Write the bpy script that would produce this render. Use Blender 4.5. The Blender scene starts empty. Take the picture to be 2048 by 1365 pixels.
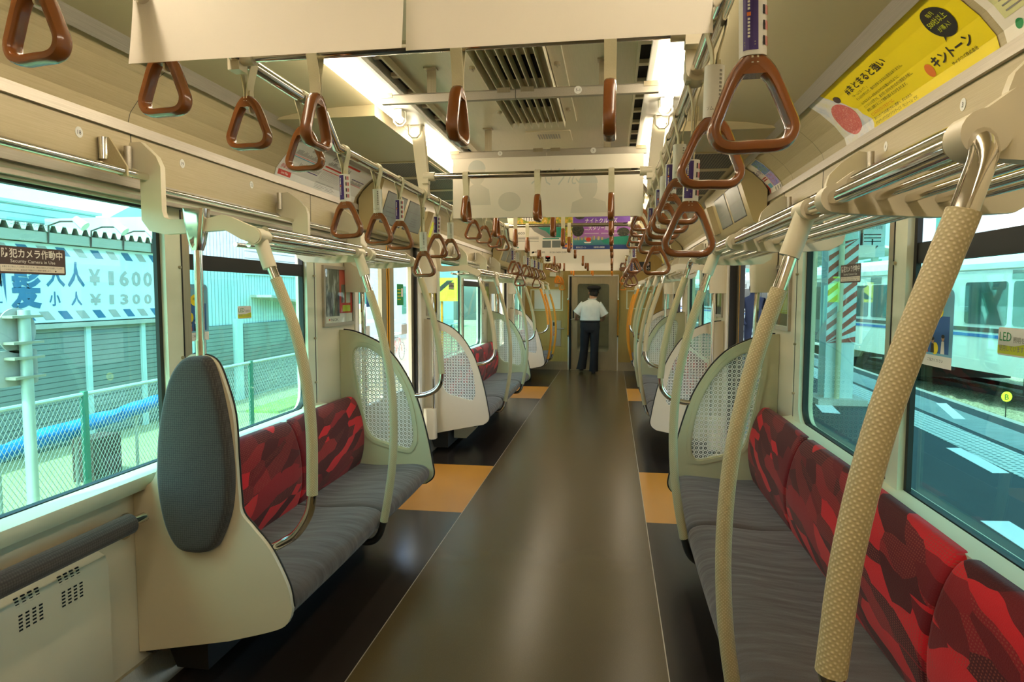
import bpy, bmesh, math, random
from mathutils import Vector, Matrix
from mathutils.geometry import tessellate_polygon
random.seed(7)
S = bpy.context.scene
COL = S.collection
PI = math.pi

# ---------------------------------------------------------------- camera, world, sun, exposure
def set_camera():
    yaw, pitch, roll = 0.152742069, 0.0709291952, 0.00126231138
    fw = Vector((-math.sin(yaw)*math.cos(pitch), math.cos(yaw)*math.cos(pitch), -math.sin(pitch)))
    r0 = Vector((math.cos(yaw), math.sin(yaw), 0)); u0 = r0.cross(fw)
    r = math.cos(roll)*r0 + math.sin(roll)*u0
    u = -math.sin(roll)*r0 + math.cos(roll)*u0
    cam = bpy.data.cameras.new('camera'); o = bpy.data.objects.new('camera', cam); COL.objects.link(o)
    cam.sensor_width = 36.0; cam.lens = 1300.0/2048.0*36.0
    cam.clip_start = 0.05; cam.clip_end = 300
    o.matrix_world = Matrix(((r.x, u.x, -fw.x, 0.37064), (r.y, u.y, -fw.y, 0.0), (r.z, u.z, -fw.z, 1.44547), (0, 0, 0, 1)))
    S.camera = o
set_camera()
S.view_settings.view_transform = 'Standard'; S.view_settings.look = 'None'
S.view_settings.gamma = 1.0; S.view_settings.use_curve_mapping = False
S.view_settings.exposure = 0.5
S.cycles.max_bounces = 10; S.cycles.diffuse_bounces = 5; S.cycles.glossy_bounces = 5
S.cycles.transparent_max_bounces = 24; S.cycles.use_denoising = True
S.cycles.sample_clamp_indirect = 6.0
S.cycles.caustics_reflective = False; S.cycles.caustics_refractive = False
SUN_DIR = Vector((0.085, 0.50, -0.86)).normalized()
W = bpy.data.worlds.new('World'); S.world = W; W.use_nodes = True
nt = W.node_tree; nt.nodes.clear()
sky = nt.nodes.new('ShaderNodeTexSky'); sky.sky_type = 'NISHITA'; sky.sun_disc = False
sky.sun_elevation = math.asin(-SUN_DIR.z); sky.sun_rotation = math.atan2(-SUN_DIR.x, -SUN_DIR.y)
sky.air_density = 1.0; sky.dust_density = 3.0
bg = nt.nodes.new('ShaderNodeBackground'); bg.inputs['Strength'].default_value = 0.8
wo = nt.nodes.new('ShaderNodeOutputWorld')
nt.links.new(sky.outputs[0], bg.inputs[0]); nt.links.new(bg.outputs[0], wo.inputs[0])
sl = bpy.data.lights.new('sun', 'SUN'); sl.energy = 7.0; sl.angle = 0.01; sl.color = (1, 0.96, 0.9)
so = bpy.data.objects.new('sun', sl); COL.objects.link(so)
so.rotation_euler = SUN_DIR.to_track_quat('-Z', 'Y').to_euler()
so.location = (-10, -20, 30)
TUBE_POWER = 18.0

# ---------------------------------------------------------------- materials
def c(h):
    h = h.lstrip('#'); v = [int(h[i:i+2], 16)/255 for i in (0, 2, 4)]
    return tuple(x/12.92 if x <= 0.04045 else ((x+0.055)/1.055)**2.4 for x in v)
class N:
    """tiny node helper"""
    def __init__(s, name):
        s.m = bpy.data.materials.new(name); s.m.use_nodes = True; s.t = s.m.node_tree; s.t.nodes.clear()
        s.out = s.n('ShaderNodeOutputMaterial')
    def n(s, t, **kw):
        x = s.t.nodes.new(t)
        for k, v in kw.items(): setattr(x, k, v)
        return x
    def l(s, a, b): s.t.links.new(a, b)
    def coord(s, which='Object', scale=(1, 1, 1), rot=(0, 0, 0)):
        tc = s.n('ShaderNodeTexCoord'); mp = s.n('ShaderNodeMapping')
        mp.inputs['Scale'].default_value = scale; mp.inputs['Rotation'].default_value = rot
        s.l(tc.outputs[which], mp.inputs[0]); return mp.outputs[0]
    def noise(s, vec, scale, detail=3, rough=.5):
        x = s.n('ShaderNodeTexNoise'); x.inputs['Scale'].default_value = scale
        x.inputs['Detail'].default_value = detail; x.inputs['Roughness'].default_value = rough
        s.l(vec, x.inputs['Vector']); return x.outputs['Fac']
    def ramp(s, fac, stops, interp='LINEAR'):
        x = s.n('ShaderNodeValToRGB'); x.color_ramp.interpolation = interp; e = x.color_ramp.elements
        while len(e) < len(stops): e.new(0.5)
        for i, (p, col) in enumerate(stops): e[i].position = p; e[i].color = tuple(col[:3]) + (1,)
        s.l(fac, x.inputs[0]); return x.outputs[0]
    def mix(s, fac, a, b):
        x = s.n('ShaderNodeMix', data_type='RGBA')
        for sock, v in ((x.inputs[0], fac), (x.inputs[6], a), (x.inputs[7], b)):
            if isinstance(v, (int, float)): sock.default_value = v
            elif isinstance(v, tuple): sock.default_value = tuple(v[:3]) + (1,)
            else: s.l(v, sock)
        return x.outputs[2]
    def math(s, op, a, b=0.0, c_=0.0):
        x = s.n('ShaderNodeMath', operation=op)
        for i, v in enumerate((a, b, c_)):
            if isinstance(v, (int, float)): x.inputs[i].default_value = v
            else: s.l(v, x.inputs[i])
        return x.outputs[0]
    def bump(s, h, strength, dist=0.01):
        x = s.n('ShaderNodeBump'); x.inputs['Strength'].default_value = strength; x.inputs['Distance'].default_value = dist
        s.l(h, x.inputs['Height']); return x.outputs[0]
    def bsdf(s, col, rough=.5, metal=0., spec=.5, normal=None, coat=0., sheen=0.):
        b = s.n('ShaderNodeBsdfPrincipled')
        if isinstance(col, tuple): b.inputs['Base Color'].default_value = tuple(col[:3]) + (1,)
        else: s.l(col, b.inputs['Base Color'])
        if isinstance(rough, (int, float)): b.inputs['Roughness'].default_value = rough
        else: s.l(rough, b.inputs['Roughness'])
        b.inputs['Metallic'].default_value = metal; b.inputs['Specular IOR Level'].default_value = spec
        b.inputs['Coat Weight'].default_value = coat; b.inputs['Sheen Weight'].default_value = sheen
        if normal is not None: s.l(normal, b.inputs['Normal'])
        return b
    def done(s, shader): s.l(shader, s.out.inputs[0]); return s.m

def simple(name, col, rough=.5, metal=0., spec=.5, var=.06, vs=9., bump=0., bs=60., coat=0.):
    """plain material with a little uneven colour and roughness"""
    n = N(name); v = n.coord()
    f = n.noise(v, vs, 4)
    lo = tuple(x*(1-var) for x in col); hi = tuple(min(1, x*(1+var)) for x in col)
    cc = n.ramp(f, [(.3, lo), (.7, hi)])
    nm = n.bump(n.noise(v, bs, 2), bump, .002) if bump else None
    return n.done(n.bsdf(cc, rough, metal, spec, nm, coat).outputs[0])

M = {}
def brushed(name, a, b, rough=.45, metal=0., scale=(60, 1.2, 60), spec=.4):
    n = N(name); v = n.coord('Object', scale); f = n.noise(v, 5, 5, .7)
    cc = n.ramp(f, [(.25, a), (.75, b)])
    return n.done(n.bsdf(cc, rough, metal, spec, n.bump(f, .06, .002)).outputs[0])
BEIGE = c('#c3b48c')
M['beige'] = brushed('beige_laminate', c('#ad9d76'), c('#bfb08a'), .42)
M['beige_end'] = brushed('tan_laminate', c('#a98d4a'), c('#bea25e'), .45, scale=(60, 60, 1.2))
M['ceil'] = simple('cream_ceiling', c('#b8ab86'), .38, var=.03, vs=2)
M['ceil_flat'] = brushed('ceiling_panel', c('#c2b899'), c('#cfc5a6'), .3, scale=(60, 1.5, 60))
M['cream'] = simple('cream_plastic', c('#d6ccb0'), .38, var=.03, vs=4)
M['part'] = simple('partition_cream', c('#cdc2a6'), .35, var=.035, vs=3)
M['olive'] = simple('partition_inner', c('#bdb996'), .4, var=.035, vs=3)
M['frame'] = simple('window_frame_paint', c('#d3d8bd'), .4, var=.03, vs=4)
M['alum'] = brushed('aluminium', c('#a79f90'), c('#beb6a6'), .38, .55, (80, 1, 80))
M['steel'] = brushed('stainless', c('#a79b80'), c('#bfb498'), .3, .8, (70, 70, 1))
M['chrome'] = simple('chrome', c('#e2ddd2'), .09, 1.0, var=.02)
M['black'] = simple('black_rubber', c('#17140f'), .55)
M['dark'] = simple('dark_metal', c('#262420'), .5, .2)
M['hole'] = simple('dark_cavity', c('#0c0a08'), .9)
M['white'] = simple('white_paint', c('#e9e4d6'), .45, var=.03)
M['paper'] = simple('paper', c('#efe6d4'), .6, var=.025, vs=3)
M['paper2'] = simple('paper_cool', c('#e4e3da'), .55, var=.02, vs=3)
M['brown'] = simple('brown_plastic', c('#80491d'), .24, spec=.6, var=.1, vs=14, coat=.4)
M['orange'] = simple('orange_plastic', c('#e08514'), .3, var=.06, coat=.2)
M['belt'] = simple('strap_belt', c('#d4cba9'), .55, bump=.2, bs=300)
M['floor_mid'] = None
M['ink'] = simple('black_ink', c('#1d1a17'), .6)
M['redink'] = simple('red_ink', c('#c2351f'), .6)
M['blueink'] = simple('blue_ink', c('#2c5f9e'), .6)
M['greenink'] = simple('green_ink', c('#1f8a4a'), .6)
M['greyink'] = simple('grey_ink', c('#8b8880'), .6)
M['pinkink'] = simple('pink_ink', c('#d98f92'), .6)
M['purple'] = simple('purple_print', c('#3b2370'), .4)
M['yellow'] = simple('yellow_print', c('#f0d80a'), .5, var=.02, vs=2)
M['redprint'] = simple('red_print', c('#d6402a'), .5)
M['sky_print'] = simple('blue_print', c('#6fb0c9'), .5)
M['brownprint'] = simple('brown_print', c('#4d3a36'), .45)
M['whiteink'] = simple('white_ink', c('#f3efe4'), .5)
M['orangeink'] = simple('orange_ink', c('#e0772a'), .5)
M['screen'] = simple('dim_screen', c('#6f7670'), .25, var=.1, vs=6)
M['limeink'] = simple('lime_print', c('#d3dc2a'), .5)
M['teal'] = simple('teal_print', c('#1f8a70'), .5)

def floor_mat(name, a, b, rough):
    n = N(name); v = n.coord()
    f1 = n.noise(v, 3.0, 2, .4); f2 = n.noise(v, 260, 2)
    base = n.ramp(f1, [(.1, a), (.9, b)])
    sp = n.ramp(f2, [(.55, (0, 0, 0)), (.75, (1, 1, 1))])
    col = n.mix(n.math('MULTIPLY', sp, .12), base, c('#8a7a52'))
    rr = rough
    return n.done(n.bsdf(col, rr, 0, .5, n.bump(f2, .04, .002)).outputs[0])
M['floor_mid'] = floor_mat('floor_olive_brown', c('#4d4128'), c('#53472c'), .25)
M['floor_side'] = floor_mat('floor_dark', c('#241f1c'), c('#2b2622'), .22)
M['floor_tile'] = floor_mat('floor_yellow', c('#b9802c'), c('#c28a34'), .3)

def fabric_grey():
    n = N('grey_moquette'); v = n.coord()
    f = n.noise(v, 3.5, 4); w = n.noise(n.coord('Object', (260, 260, 260)), 1, 1)
    wr = n.noise(n.coord('Object', (3, 11, 3)), 1.6, 2, .4)
    col = n.ramp(f, [(.3, c('#3d3734')), (.7, c('#4a433f'))])
    col = n.mix(n.math('MULTIPLY', w, .35), col, c('#665e57'))
    h = n.math('ADD', n.math('MULTIPLY', w, .05), n.math('MULTIPLY', wr, 1.0))
    return n.done(n.bsdf(col, .85, 0, .25, n.bump(h, .5, .02), sheen=.25).outputs[0])
M['grey'] = fabric_grey()
def fabric_pad():
    n = N('pad_moquette'); v = n.coord()
    vo = n.n('ShaderNodeTexVoronoi'); vo.inputs['Scale'].default_value = 130; vo.inputs['Randomness'].default_value = .15
    n.l(v, vo.inputs['Vector'])
    col = n.ramp(vo.outputs['Distance'], [(.2, c('#4d4843')), (.6, c('#38332f'))])
    return n.done(n.bsdf(col, .85, 0, .25, n.bump(vo.outputs['Distance'], .25, .003), sheen=.2).outputs[0])
M['pad'] = fabric_pad()
def fabric_red():
    n = N('red_moquette')
    uv = n.coord('UV')
    ds = n.n('ShaderNodeTexNoise'); ds.inputs['Scale'].default_value = 7; ds.inputs['Detail'].default_value = 1; n.l(uv, ds.inputs['Vector'])
    va = n.n('ShaderNodeVectorMath', operation='MULTIPLY_ADD'); va.inputs[1].default_value = (.06, .035, 0)
    n.l(ds.outputs['Color'], va.inputs[0]); n.l(uv, va.inputs[2])
    mp = n.n('ShaderNodeMapping'); mp.inputs['Scale'].default_value = (5.2, 24.0, 1); mp.inputs['Rotation'].default_value = (0, 0, math.radians(13))
    mp.vector_type = 'TEXTURE'; mp.inputs['Scale'].default_value = (1/4.6, 1/19.0, 1); n.l(va.outputs[0], mp.inputs[0])
    vo = n.n('ShaderNodeTexVoronoi'); vo.inputs['Scale'].default_value = 1.0; vo.inputs['Randomness'].default_value = .85
    n.l(mp.outputs[0], vo.inputs['Vector'])
    sep = n.n('ShaderNodeSeparateColor'); n.l(vo.outputs['Color'], sep.inputs[0])
    patch = n.ramp(sep.outputs[0], [(0, c('#4c0a10')), (.34, c('#6c0d15')), (.56, c('#8c111b')), (.72, c('#cc1a24'))], 'CONSTANT')
    dots = n.n('ShaderNodeTexVoronoi'); dots.inputs['Scale'].default_value = 85; dots.inputs['Randomness'].default_value = 0.1
    n.l(n.coord('UV', (1, 1.7, 1)), dots.inputs['Vector'])
    d = n.ramp(dots.outputs['Distance'], [(.22, (1, 1, 1)), (.34, (0, 0, 0))])
    k = n.math('MULTIPLY', d, n.ramp(sep.outputs[1], [(.4, (0.05, .05, .05)), (.5, (.55, .55, .55))], 'CONSTANT'))
    col = n.mix(k, patch, c('#9a4a3a'))
    wv = n.noise(n.coord('Object', (300, 300, 300)), 1, 1)
    return n.done(n.bsdf(col, .8, 0, .25, n.bump(wv, .3, .002), sheen=.1).outputs[0])
M['red'] = fabric_red()
def grip_mat(name, a, b):
    n = N(name)
    vo = n.n('ShaderNodeTexVoronoi'); vo.inputs['Scale'].default_value = 1; vo.inputs['Randomness'].default_value = .05
    n.l(n.coord('UV', (165, 165, 1), (0, 0, math.radians(45))), vo.inputs['Vector'])
    dist = vo.outputs['Distance']
    col = n.ramp(dist, [(.08, b), (.36, a)])
    return n.done(n.bsdf(col, .42, 0, .5, n.bump(n.ramp(dist, [(.05, (1, 1, 1)), (.42, (0, 0, 0))]), .35, .002)).outputs[0])
M['grip'] = grip_mat('grip_sleeve', c('#b3a57c'), c('#d6caa6'))
M['ygrip'] = grip_mat('yellow_grip_sleeve', c('#d68a10'), c('#e39a1c'))
def glass(name, tint, refl=.06):
    n = N(name)
    t = n.n('ShaderNodeBsdfTransparent'); t.inputs[0].default_value = tint + (1,)
    g = n.n('ShaderNodeBsdfGlossy'); g.inputs['Roughness'].default_value = 0.01; g.inputs[0].default_value = (.9, 1, .97, 1)
    lw = n.n('ShaderNodeLayerWeight'); lw.inputs['Blend'].default_value = .5
    mx = n.n('ShaderNodeMixShader'); n.l(n.math('MULTIPLY_ADD', n.math('POWER', lw.outputs['Facing'], 4.0), .35, refl*.5), mx.inputs[0])
    n.l(t.outputs[0], mx.inputs[1]); n.l(g.outputs[0], mx.inputs[2])
    return n.done(mx.outputs[0])
M['glass'] = glass('green_tinted_glass', (.58, .90, .83))
M['clear'] = glass('clear_glass', (.93, .97, .97))
def pattern_glass():
    n = N('patterned_glass')
    tc = n.n('ShaderNodeTexCoord'); sp = n.n('ShaderNodeSeparateXYZ'); n.l(tc.outputs['UV'], sp.inputs[0])
    u = n.math('MULTIPLY', sp.outputs[0], 40.0); v = n.math('MULTIPLY', sp.outputs[1], 40.0)
    fu = n.math('SUBTRACT', n.math('FRACT', u), .5); fv = n.math('SUBTRACT', n.math('FRACT', v), .5)
    r = n.math('SQRT', n.math('ADD', n.math('MULTIPLY', fu, fu), n.math('MULTIPLY', fv, fv)))
    ring = n.math('LESS_THAN', n.math('ABSOLUTE', n.math('SUBTRACT', r, .47)), .12)
    dot = n.math('LESS_THAN', r, .13)
    k = n.math('MAXIMUM', ring, dot)
    t = n.n('ShaderNodeBsdfTransparent'); t.inputs[0].default_value = (.86, .92, .88, 1)
    b = n.bsdf(c('#f2f2ea'), .35)
    tr = n.n('ShaderNodeBsdfTranslucent'); tr.inputs[0].default_value = (.95, .96, .92, 1)
    m1 = n.n('ShaderNodeMixShader'); m1.inputs[0].default_value = .45
    n.l(b.outputs[0], m1.inputs[1]); n.l(tr.outputs[0], m1.inputs[2])
    m2 = n.n('ShaderNodeMixShader'); n.l(n.math('MULTIPLY', k, .96), m2.inputs[0])
    n.l(t.outputs[0], m2.inputs[1]); n.l(m1.outputs[0], m2.inputs[2])
    return n.done(m2.outputs[0])
M['pglass'] = pattern_glass()
def emit(name, col, strength):
    n = N(name); e = n.n('ShaderNodeEmission'); e.inputs[0].default_value = col + (1,); e.inputs[1].default_value = strength
    return n.done(e.outputs[0])
M['tube'] = emit('lit_tube', (1.0, .86, .66), TUBE_POWER)
def mesh_grille():
    n = N('perforated_grille'); v = n.coord('UV', (62, 62, 1))
    vo = n.n('ShaderNodeTexVoronoi'); vo.inputs['Scale'].default_value = 1; vo.inputs['Randomness'].default_value = 0
    n.l(v, vo.inputs['Vector'])
    col = n.ramp(vo.outputs['Distance'], [(.50, c('#0f0c09')), (.54, c('#a89d7e'))], 'CONSTANT')
    return n.done(n.bsdf(col, .5).outputs[0])
M['grille'] = mesh_grille()
# ---------------------------------------------------------------- geometry helpers
WL = {}
def wloc(o): return WL.get(o.name, Vector((0, 0, 0)))
def tag(o, label=None, cat=None, group=None, kind=None):
    if label: o['label'] = label
    if cat: o['category'] = cat
    if group: o['group'] = group
    if kind: o['kind'] = kind
    return o
def thing(name, label, cat, loc=(0, 0, 0), group=None):
    o = bpy.data.objects.new(name, None); COL.objects.link(o); o.location = loc
    o.empty_display_size = .05
    WL[o.name] = Vector(loc); return tag(o, label, cat, group)
def arc(cx, cy, r, a0, a1, n=6):
    return [(cx+r*math.cos(math.radians(a0+(a1-a0)*i/n)), cy+r*math.sin(math.radians(a0+(a1-a0)*i/n))) for i in range(n+1)]
def rrect(x0, y0, x1, y1, r, n=5):
    if not isinstance(r, (tuple, list)): r = (r,)*4
    out = []
    for (cx, cy, a), q in zip(((x0, y0, 180), (x1, y0, 270), (x1, y1, 0), (x0, y1, 90)), r):
        if q <= 0: out.append((cx, cy)); continue
        sx = 1 if cx == x0 else -1; sy = 1 if cy == y0 else -1
        out += arc(cx+sx*q, cy+sy*q, q, a, a+90, n)
    return out
def spline(pts, per=6, closed=False):
    P = [Vector(p) for p in pts]; n = len(P); out = []
    rng = range(n) if closed else range(n-1)
    for i in rng:
        p0 = P[(i-1) % n] if closed or i > 0 else P[0]*2-P[1]
        p1 = P[i]; p2 = P[(i+1) % n]
        p3 = P[(i+2) % n] if closed or i+2 < n else P[-1]*2-P[-2]
        for k in range(per):
            t = k/per
            out.append(.5*((2*p1)+(p2-p0)*t+(2*p0-5*p1+4*p2-p3)*t*t+(3*p1-p0-3*p2+p3)*t**3))
    if not closed: out.append(P[-1])
    return out
def ell(cx, cy, rx, ry, n=24): return [(cx+rx*math.cos(2*PI*i/n), cy+ry*math.sin(2*PI*i/n)) for i in range(n)]
class MB:
    def __init__(s): s.v = []; s.f = []; s.m = []; s.uv = []; s.hasuv = False
    def add(s, vs): b = len(s.v); s.v += [Vector(p) for p in vs]; return b
    def face(s, idx, m=0, uv=None):
        s.f.append(tuple(idx)); s.m.append(m); s.uv.append(uv)
        if uv: s.hasuv = True
    def poly(s, pts, m=0, uv=None): b = s.add(pts); s.face(range(b, b+len(pts)), m, uv); return s
    def box(s, x0, y0, z0, x1, y1, z1, m=0):
        b = s.add([(x0, y0, z0), (x1, y0, z0), (x1, y1, z0), (x0, y1, z0), (x0, y0, z1), (x1, y0, z1), (x1, y1, z1), (x0, y1, z1)])
        for q in ((3, 2, 1, 0), (4, 5, 6, 7), (0, 1, 5, 4), (1, 2, 6, 5), (2, 3, 7, 6), (3, 0, 4, 7)): s.face([b+i for i in q], m)
        return s
    def cbox(s, cx, cy, cz, sx, sy, sz, m=0): return s.box(cx-sx/2, cy-sy/2, cz-sz/2, cx+sx/2, cy+sy/2, cz+sz/2, m)
    def sweep(s, path, r, n=12, m=0, cap=True, ry=None, closed=False, up=None):
        P = [Vector(p) for p in path]; L = len(P)
        T = []
        for i in range(L):
            a = P[(i-1) % L] if (closed or i > 0) else P[0]; b = P[(i+1) % L] if (closed or i < L-1) else P[-1]
            T.append((b-a).normalized())
        ref = Vector(up) if up else (Vector((0, 0, 1)) if abs(T[0].z) < .9 else Vector((1, 0, 0)))
        rings = []; dist = 0; ds = []
        prev = None
        for i in range(L):
            if i: dist += (P[i]-P[i-1]).length
            ds.append(dist)
            if up: nx = (Vector(up) - T[i]*Vector(up).dot(T[i])).normalized()
            else:
                base = ref if prev is None else prev
                nx = (base - T[i]*base.dot(T[i])).normalized(); prev = nx
            ny = T[i].cross(nx)
            rr = r[i] if isinstance(r, (list, tuple)) else r
            r2 = ry if ry is not None else rr
            rings.append(s.add([P[i]+nx*(rr*math.cos(2*PI*k/n))+ny*(r2*math.sin(2*PI*k/n)) for k in range(n)]))
        rr0 = r if isinstance(r, (int, float)) else r[0]
        circ = 2*PI*rr0
        for i in range(L if closed else L-1):
            a, b = rings[i], rings[(i+1) % L]; u0 = ds[i]; u1 = ds[i+1] if i+1 < L else ds[i]+(P[0]-P[-1]).length
            for k in range(n):
                k2 = (k+1) % n
                s.face((a+k, a+k2, b+k2, b+k), m, ((u0, circ*k/n), (u0, circ*(k+1)/n), (u1, circ*(k+1)/n), (u1, circ*k/n)))
        if cap and not closed:
            s.face(range(rings[0]+n-1, rings[0]-1, -1), m); s.face(range(rings[-1], rings[-1]+n), m)
        return s
    def cyl(s, p0, p1, r, n=16, m=0, r1=None): return s.sweep([p0, p1], [r, r1 if r1 is not None else r], n, m)
    def sphere(s, c0, r, n=12, m=0, sc=(1, 1, 1)):
        c0 = Vector(c0); rows = []
        for j in range(1, n//2):
            a = PI*j/(n//2); rows.append(s.add([c0+Vector((sc[0]*r*math.sin(a)*math.cos(2*PI*k/n), sc[1]*r*math.sin(a)*math.sin(2*PI*k/n), sc[2]*r*math.cos(a))) for k in range(n)]))
        t = s.add([c0+Vector((0, 0, r*sc[2]))]); bt = s.add([c0-Vector((0, 0, r*sc[2]))])
        for k in range(n): s.face((t, rows[0]+k, rows[0]+(k+1) % n), m); s.face((bt, rows[-1]+(k+1) % n, rows[-1]+k), m)
        for a, b in zip(rows, rows[1:]):
            for k in range(n): s.face((a+k, b+k, b+(k+1) % n, a+(k+1) % n), m)
        return s
    def prism(s, outer, fn, w0, w1, holes=(), m=0, ms=None, back=True, uvs=True):
        """2-D outline (with holes) as a slab; fn(u, v, w) gives the 3-D point"""
        ms = m if ms is None else ms
        loops = [list(outer)]+[list(h) for h in holes]
        flat = [p for l in loops for p in l]
        tris = tessellate_polygon([[Vector((p[0], p[1], 0)) for p in l] for l in loops])
        a = s.add([fn(p[0], p[1], w1) for p in flat]); b = s.add([fn(p[0], p[1], w0) for p in flat])
        for t in tris:
            uv = tuple((flat[i][0], flat[i][1]) for i in t) if uvs else None
            s.face([a+i for i in t], m, uv)
            if back: s.face([b+i for i in reversed(t)], m, uv[::-1] if uv else None)
        k = 0
        for l in loops:
            n = len(l)
            for i in range(n):
                j = (i+1) % n; s.face((a+k+i, a+k+j, b+k+j, b+k+i), ms)
            k += n
        return s
    def loft(s, rings, m=0, cap=True, closed=True, uvf=None):
        bs = [s.add(r) for r in rings]; n = len(rings[0])
        for i in range(len(rings)-1):
            for k in range(n if closed else n-1):
                k2 = (k+1) % n; q = (bs[i]+k, bs[i]+k2, bs[i+1]+k2, bs[i+1]+k)
                s.face(q, m, tuple(uvf(s.v[x]) for x in q) if uvf else None)
        if cap:
            q = tuple(range(bs[0]+n-1, bs[0]-1, -1)); s.face(q, m, tuple(uvf(s.v[x]) for x in q) if uvf else None)
            q = tuple(range(bs[-1], bs[-1]+n)); s.face(q, m, tuple(uvf(s.v[x]) for x in q) if uvf else None)
        return s
    def join(s, o, moff=0):
        b = s.add(o.v)
        for f, m, uv in zip(o.f, o.m, o.uv): s.face([b+i for i in f], m+moff, uv)
        return s
    def build(s, name, mats, parent=None, angle=38, fix=True):
        if not isinstance(mats, (list, tuple)): mats = [mats]
        if parent is not None: off = wloc(parent)
        else:
            lo = [min(v[i] for v in s.v) for i in range(3)]; hi = [max(v[i] for v in s.v) for i in range(3)]
            off = Vector(((lo[0]+hi[0])/2, (lo[1]+hi[1])/2, lo[2]))
        me = bpy.data.meshes.new(name)
        me.from_pydata([tuple(v-off) for v in s.v], [], s.f)
        for mt in mats: me.materials.append(M[mt] if isinstance(mt, str) else mt)
        me.polygons.foreach_set('material_index', s.m)
        if s.hasuv:
            ul = me.uv_layers.new(name='UVMap'); i = 0
            for p, uv in zip(me.polygons, s.uv):
                for j, li in enumerate(p.loop_indices): ul.data[li].uv = uv[j] if uv else (0, 0)
        if fix:
            bm = bmesh.new(); bm.from_mesh(me); bmesh.ops.recalc_face_normals(bm, faces=bm.faces); bm.to_mesh(me); bm.free()
        me.polygons.foreach_set('use_smooth', [True]*len(me.polygons))
        me.set_sharp_from_angle(angle=math.radians(angle)); me.update()
        o = bpy.data.objects.new(name, me); COL.objects.link(o)
        if parent is not None: o.parent = parent
        else: o.location = off
        WL[o.name] = off
        return o
def struct(mb, name, mats, parent=None, angle=38):
    o = mb.build(name, mats, parent, angle)
    if parent is None: o['kind'] = 'structure'
    return o
def copy_tree(o, parent=None):
    r = o.copy(); COL.objects.link(r); r.parent = parent
    for ch in [x for x in o.children]: copy_tree(ch, r)
    return r
# lettering -------------------------------------------------------
_tc = bpy.data.curves.new('lettering_source', 'FONT'); _to = bpy.data.objects.new('lettering_source', _tc)
_gc = {}
def glyphs(body, bold=0):
    key = (body, bold)
    if key not in _gc:
        if _to.name not in COL.objects: COL.objects.link(_to)
        _tc.body = body; _tc.resolution_u = 2; _tc.offset = bold
        dg = bpy.context.evaluated_depsgraph_get(); dg.update()
        me = bpy.data.meshes.new_from_object(_to.evaluated_get(dg))
        vs = [(v.co.x, v.co.y) for v in me.vertices]; fs = [tuple(p.vertices) for p in me.polygons]
        bpy.data.meshes.remove(me); _gc[key] = (vs, fs)
    return _gc[key]
def text(mb, body, fn, u, v, h, m=0, width=None, align='l', lift=.0008, bold=0):
    """flat lettering of cap height about h, baseline at (u, v); fn(u, v, w) maps to space"""
    vs, fs = glyphs(body, bold)
    if not vs: return mb
    x0 = min(p[0] for p in vs); x1 = max(p[0] for p in vs)
    sx = sy = h/.75
    if width: sx = width/(x1-x0)
    w = (x1-x0)*sx; ox = u-(w/2 if align == 'c' else w if align == 'r' else 0)
    b = mb.add([fn(ox+(p[0]-x0)*sx, v+p[1]*sy, lift) for p in vs])
    for f in fs: mb.face([b+i for i in f], m)
    return mb
def rect(mb, fn, u0, v0, u1, v1, m=0, lift=.0005, nu=1):
    for i in range(nu):
        a = u0+(u1-u0)*i/nu; b = u0+(u1-u0)*(i+1)/nu
        mb.poly([fn(a, v0, lift), fn(b, v0, lift), fn(b, v1, lift), fn(a, v1, lift)], m)
    return mb
def shape(mb, fn, pts, m=0, lift=.0006): mb.poly([fn(p[0], p[1], lift) for p in pts], m); return mb
ORD = ['first', 'second', 'third', 'fourth', 'fifth', 'sixth', 'seventh', 'eighth', 'ninth', 'tenth', 'eleventh', 'twelfth', 'thirteenth', 'fourteenth', 'fifteenth', 'sixteenth']
SIDE = {-1: 'left', 1: 'right'}
BAY = 4.82
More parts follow.
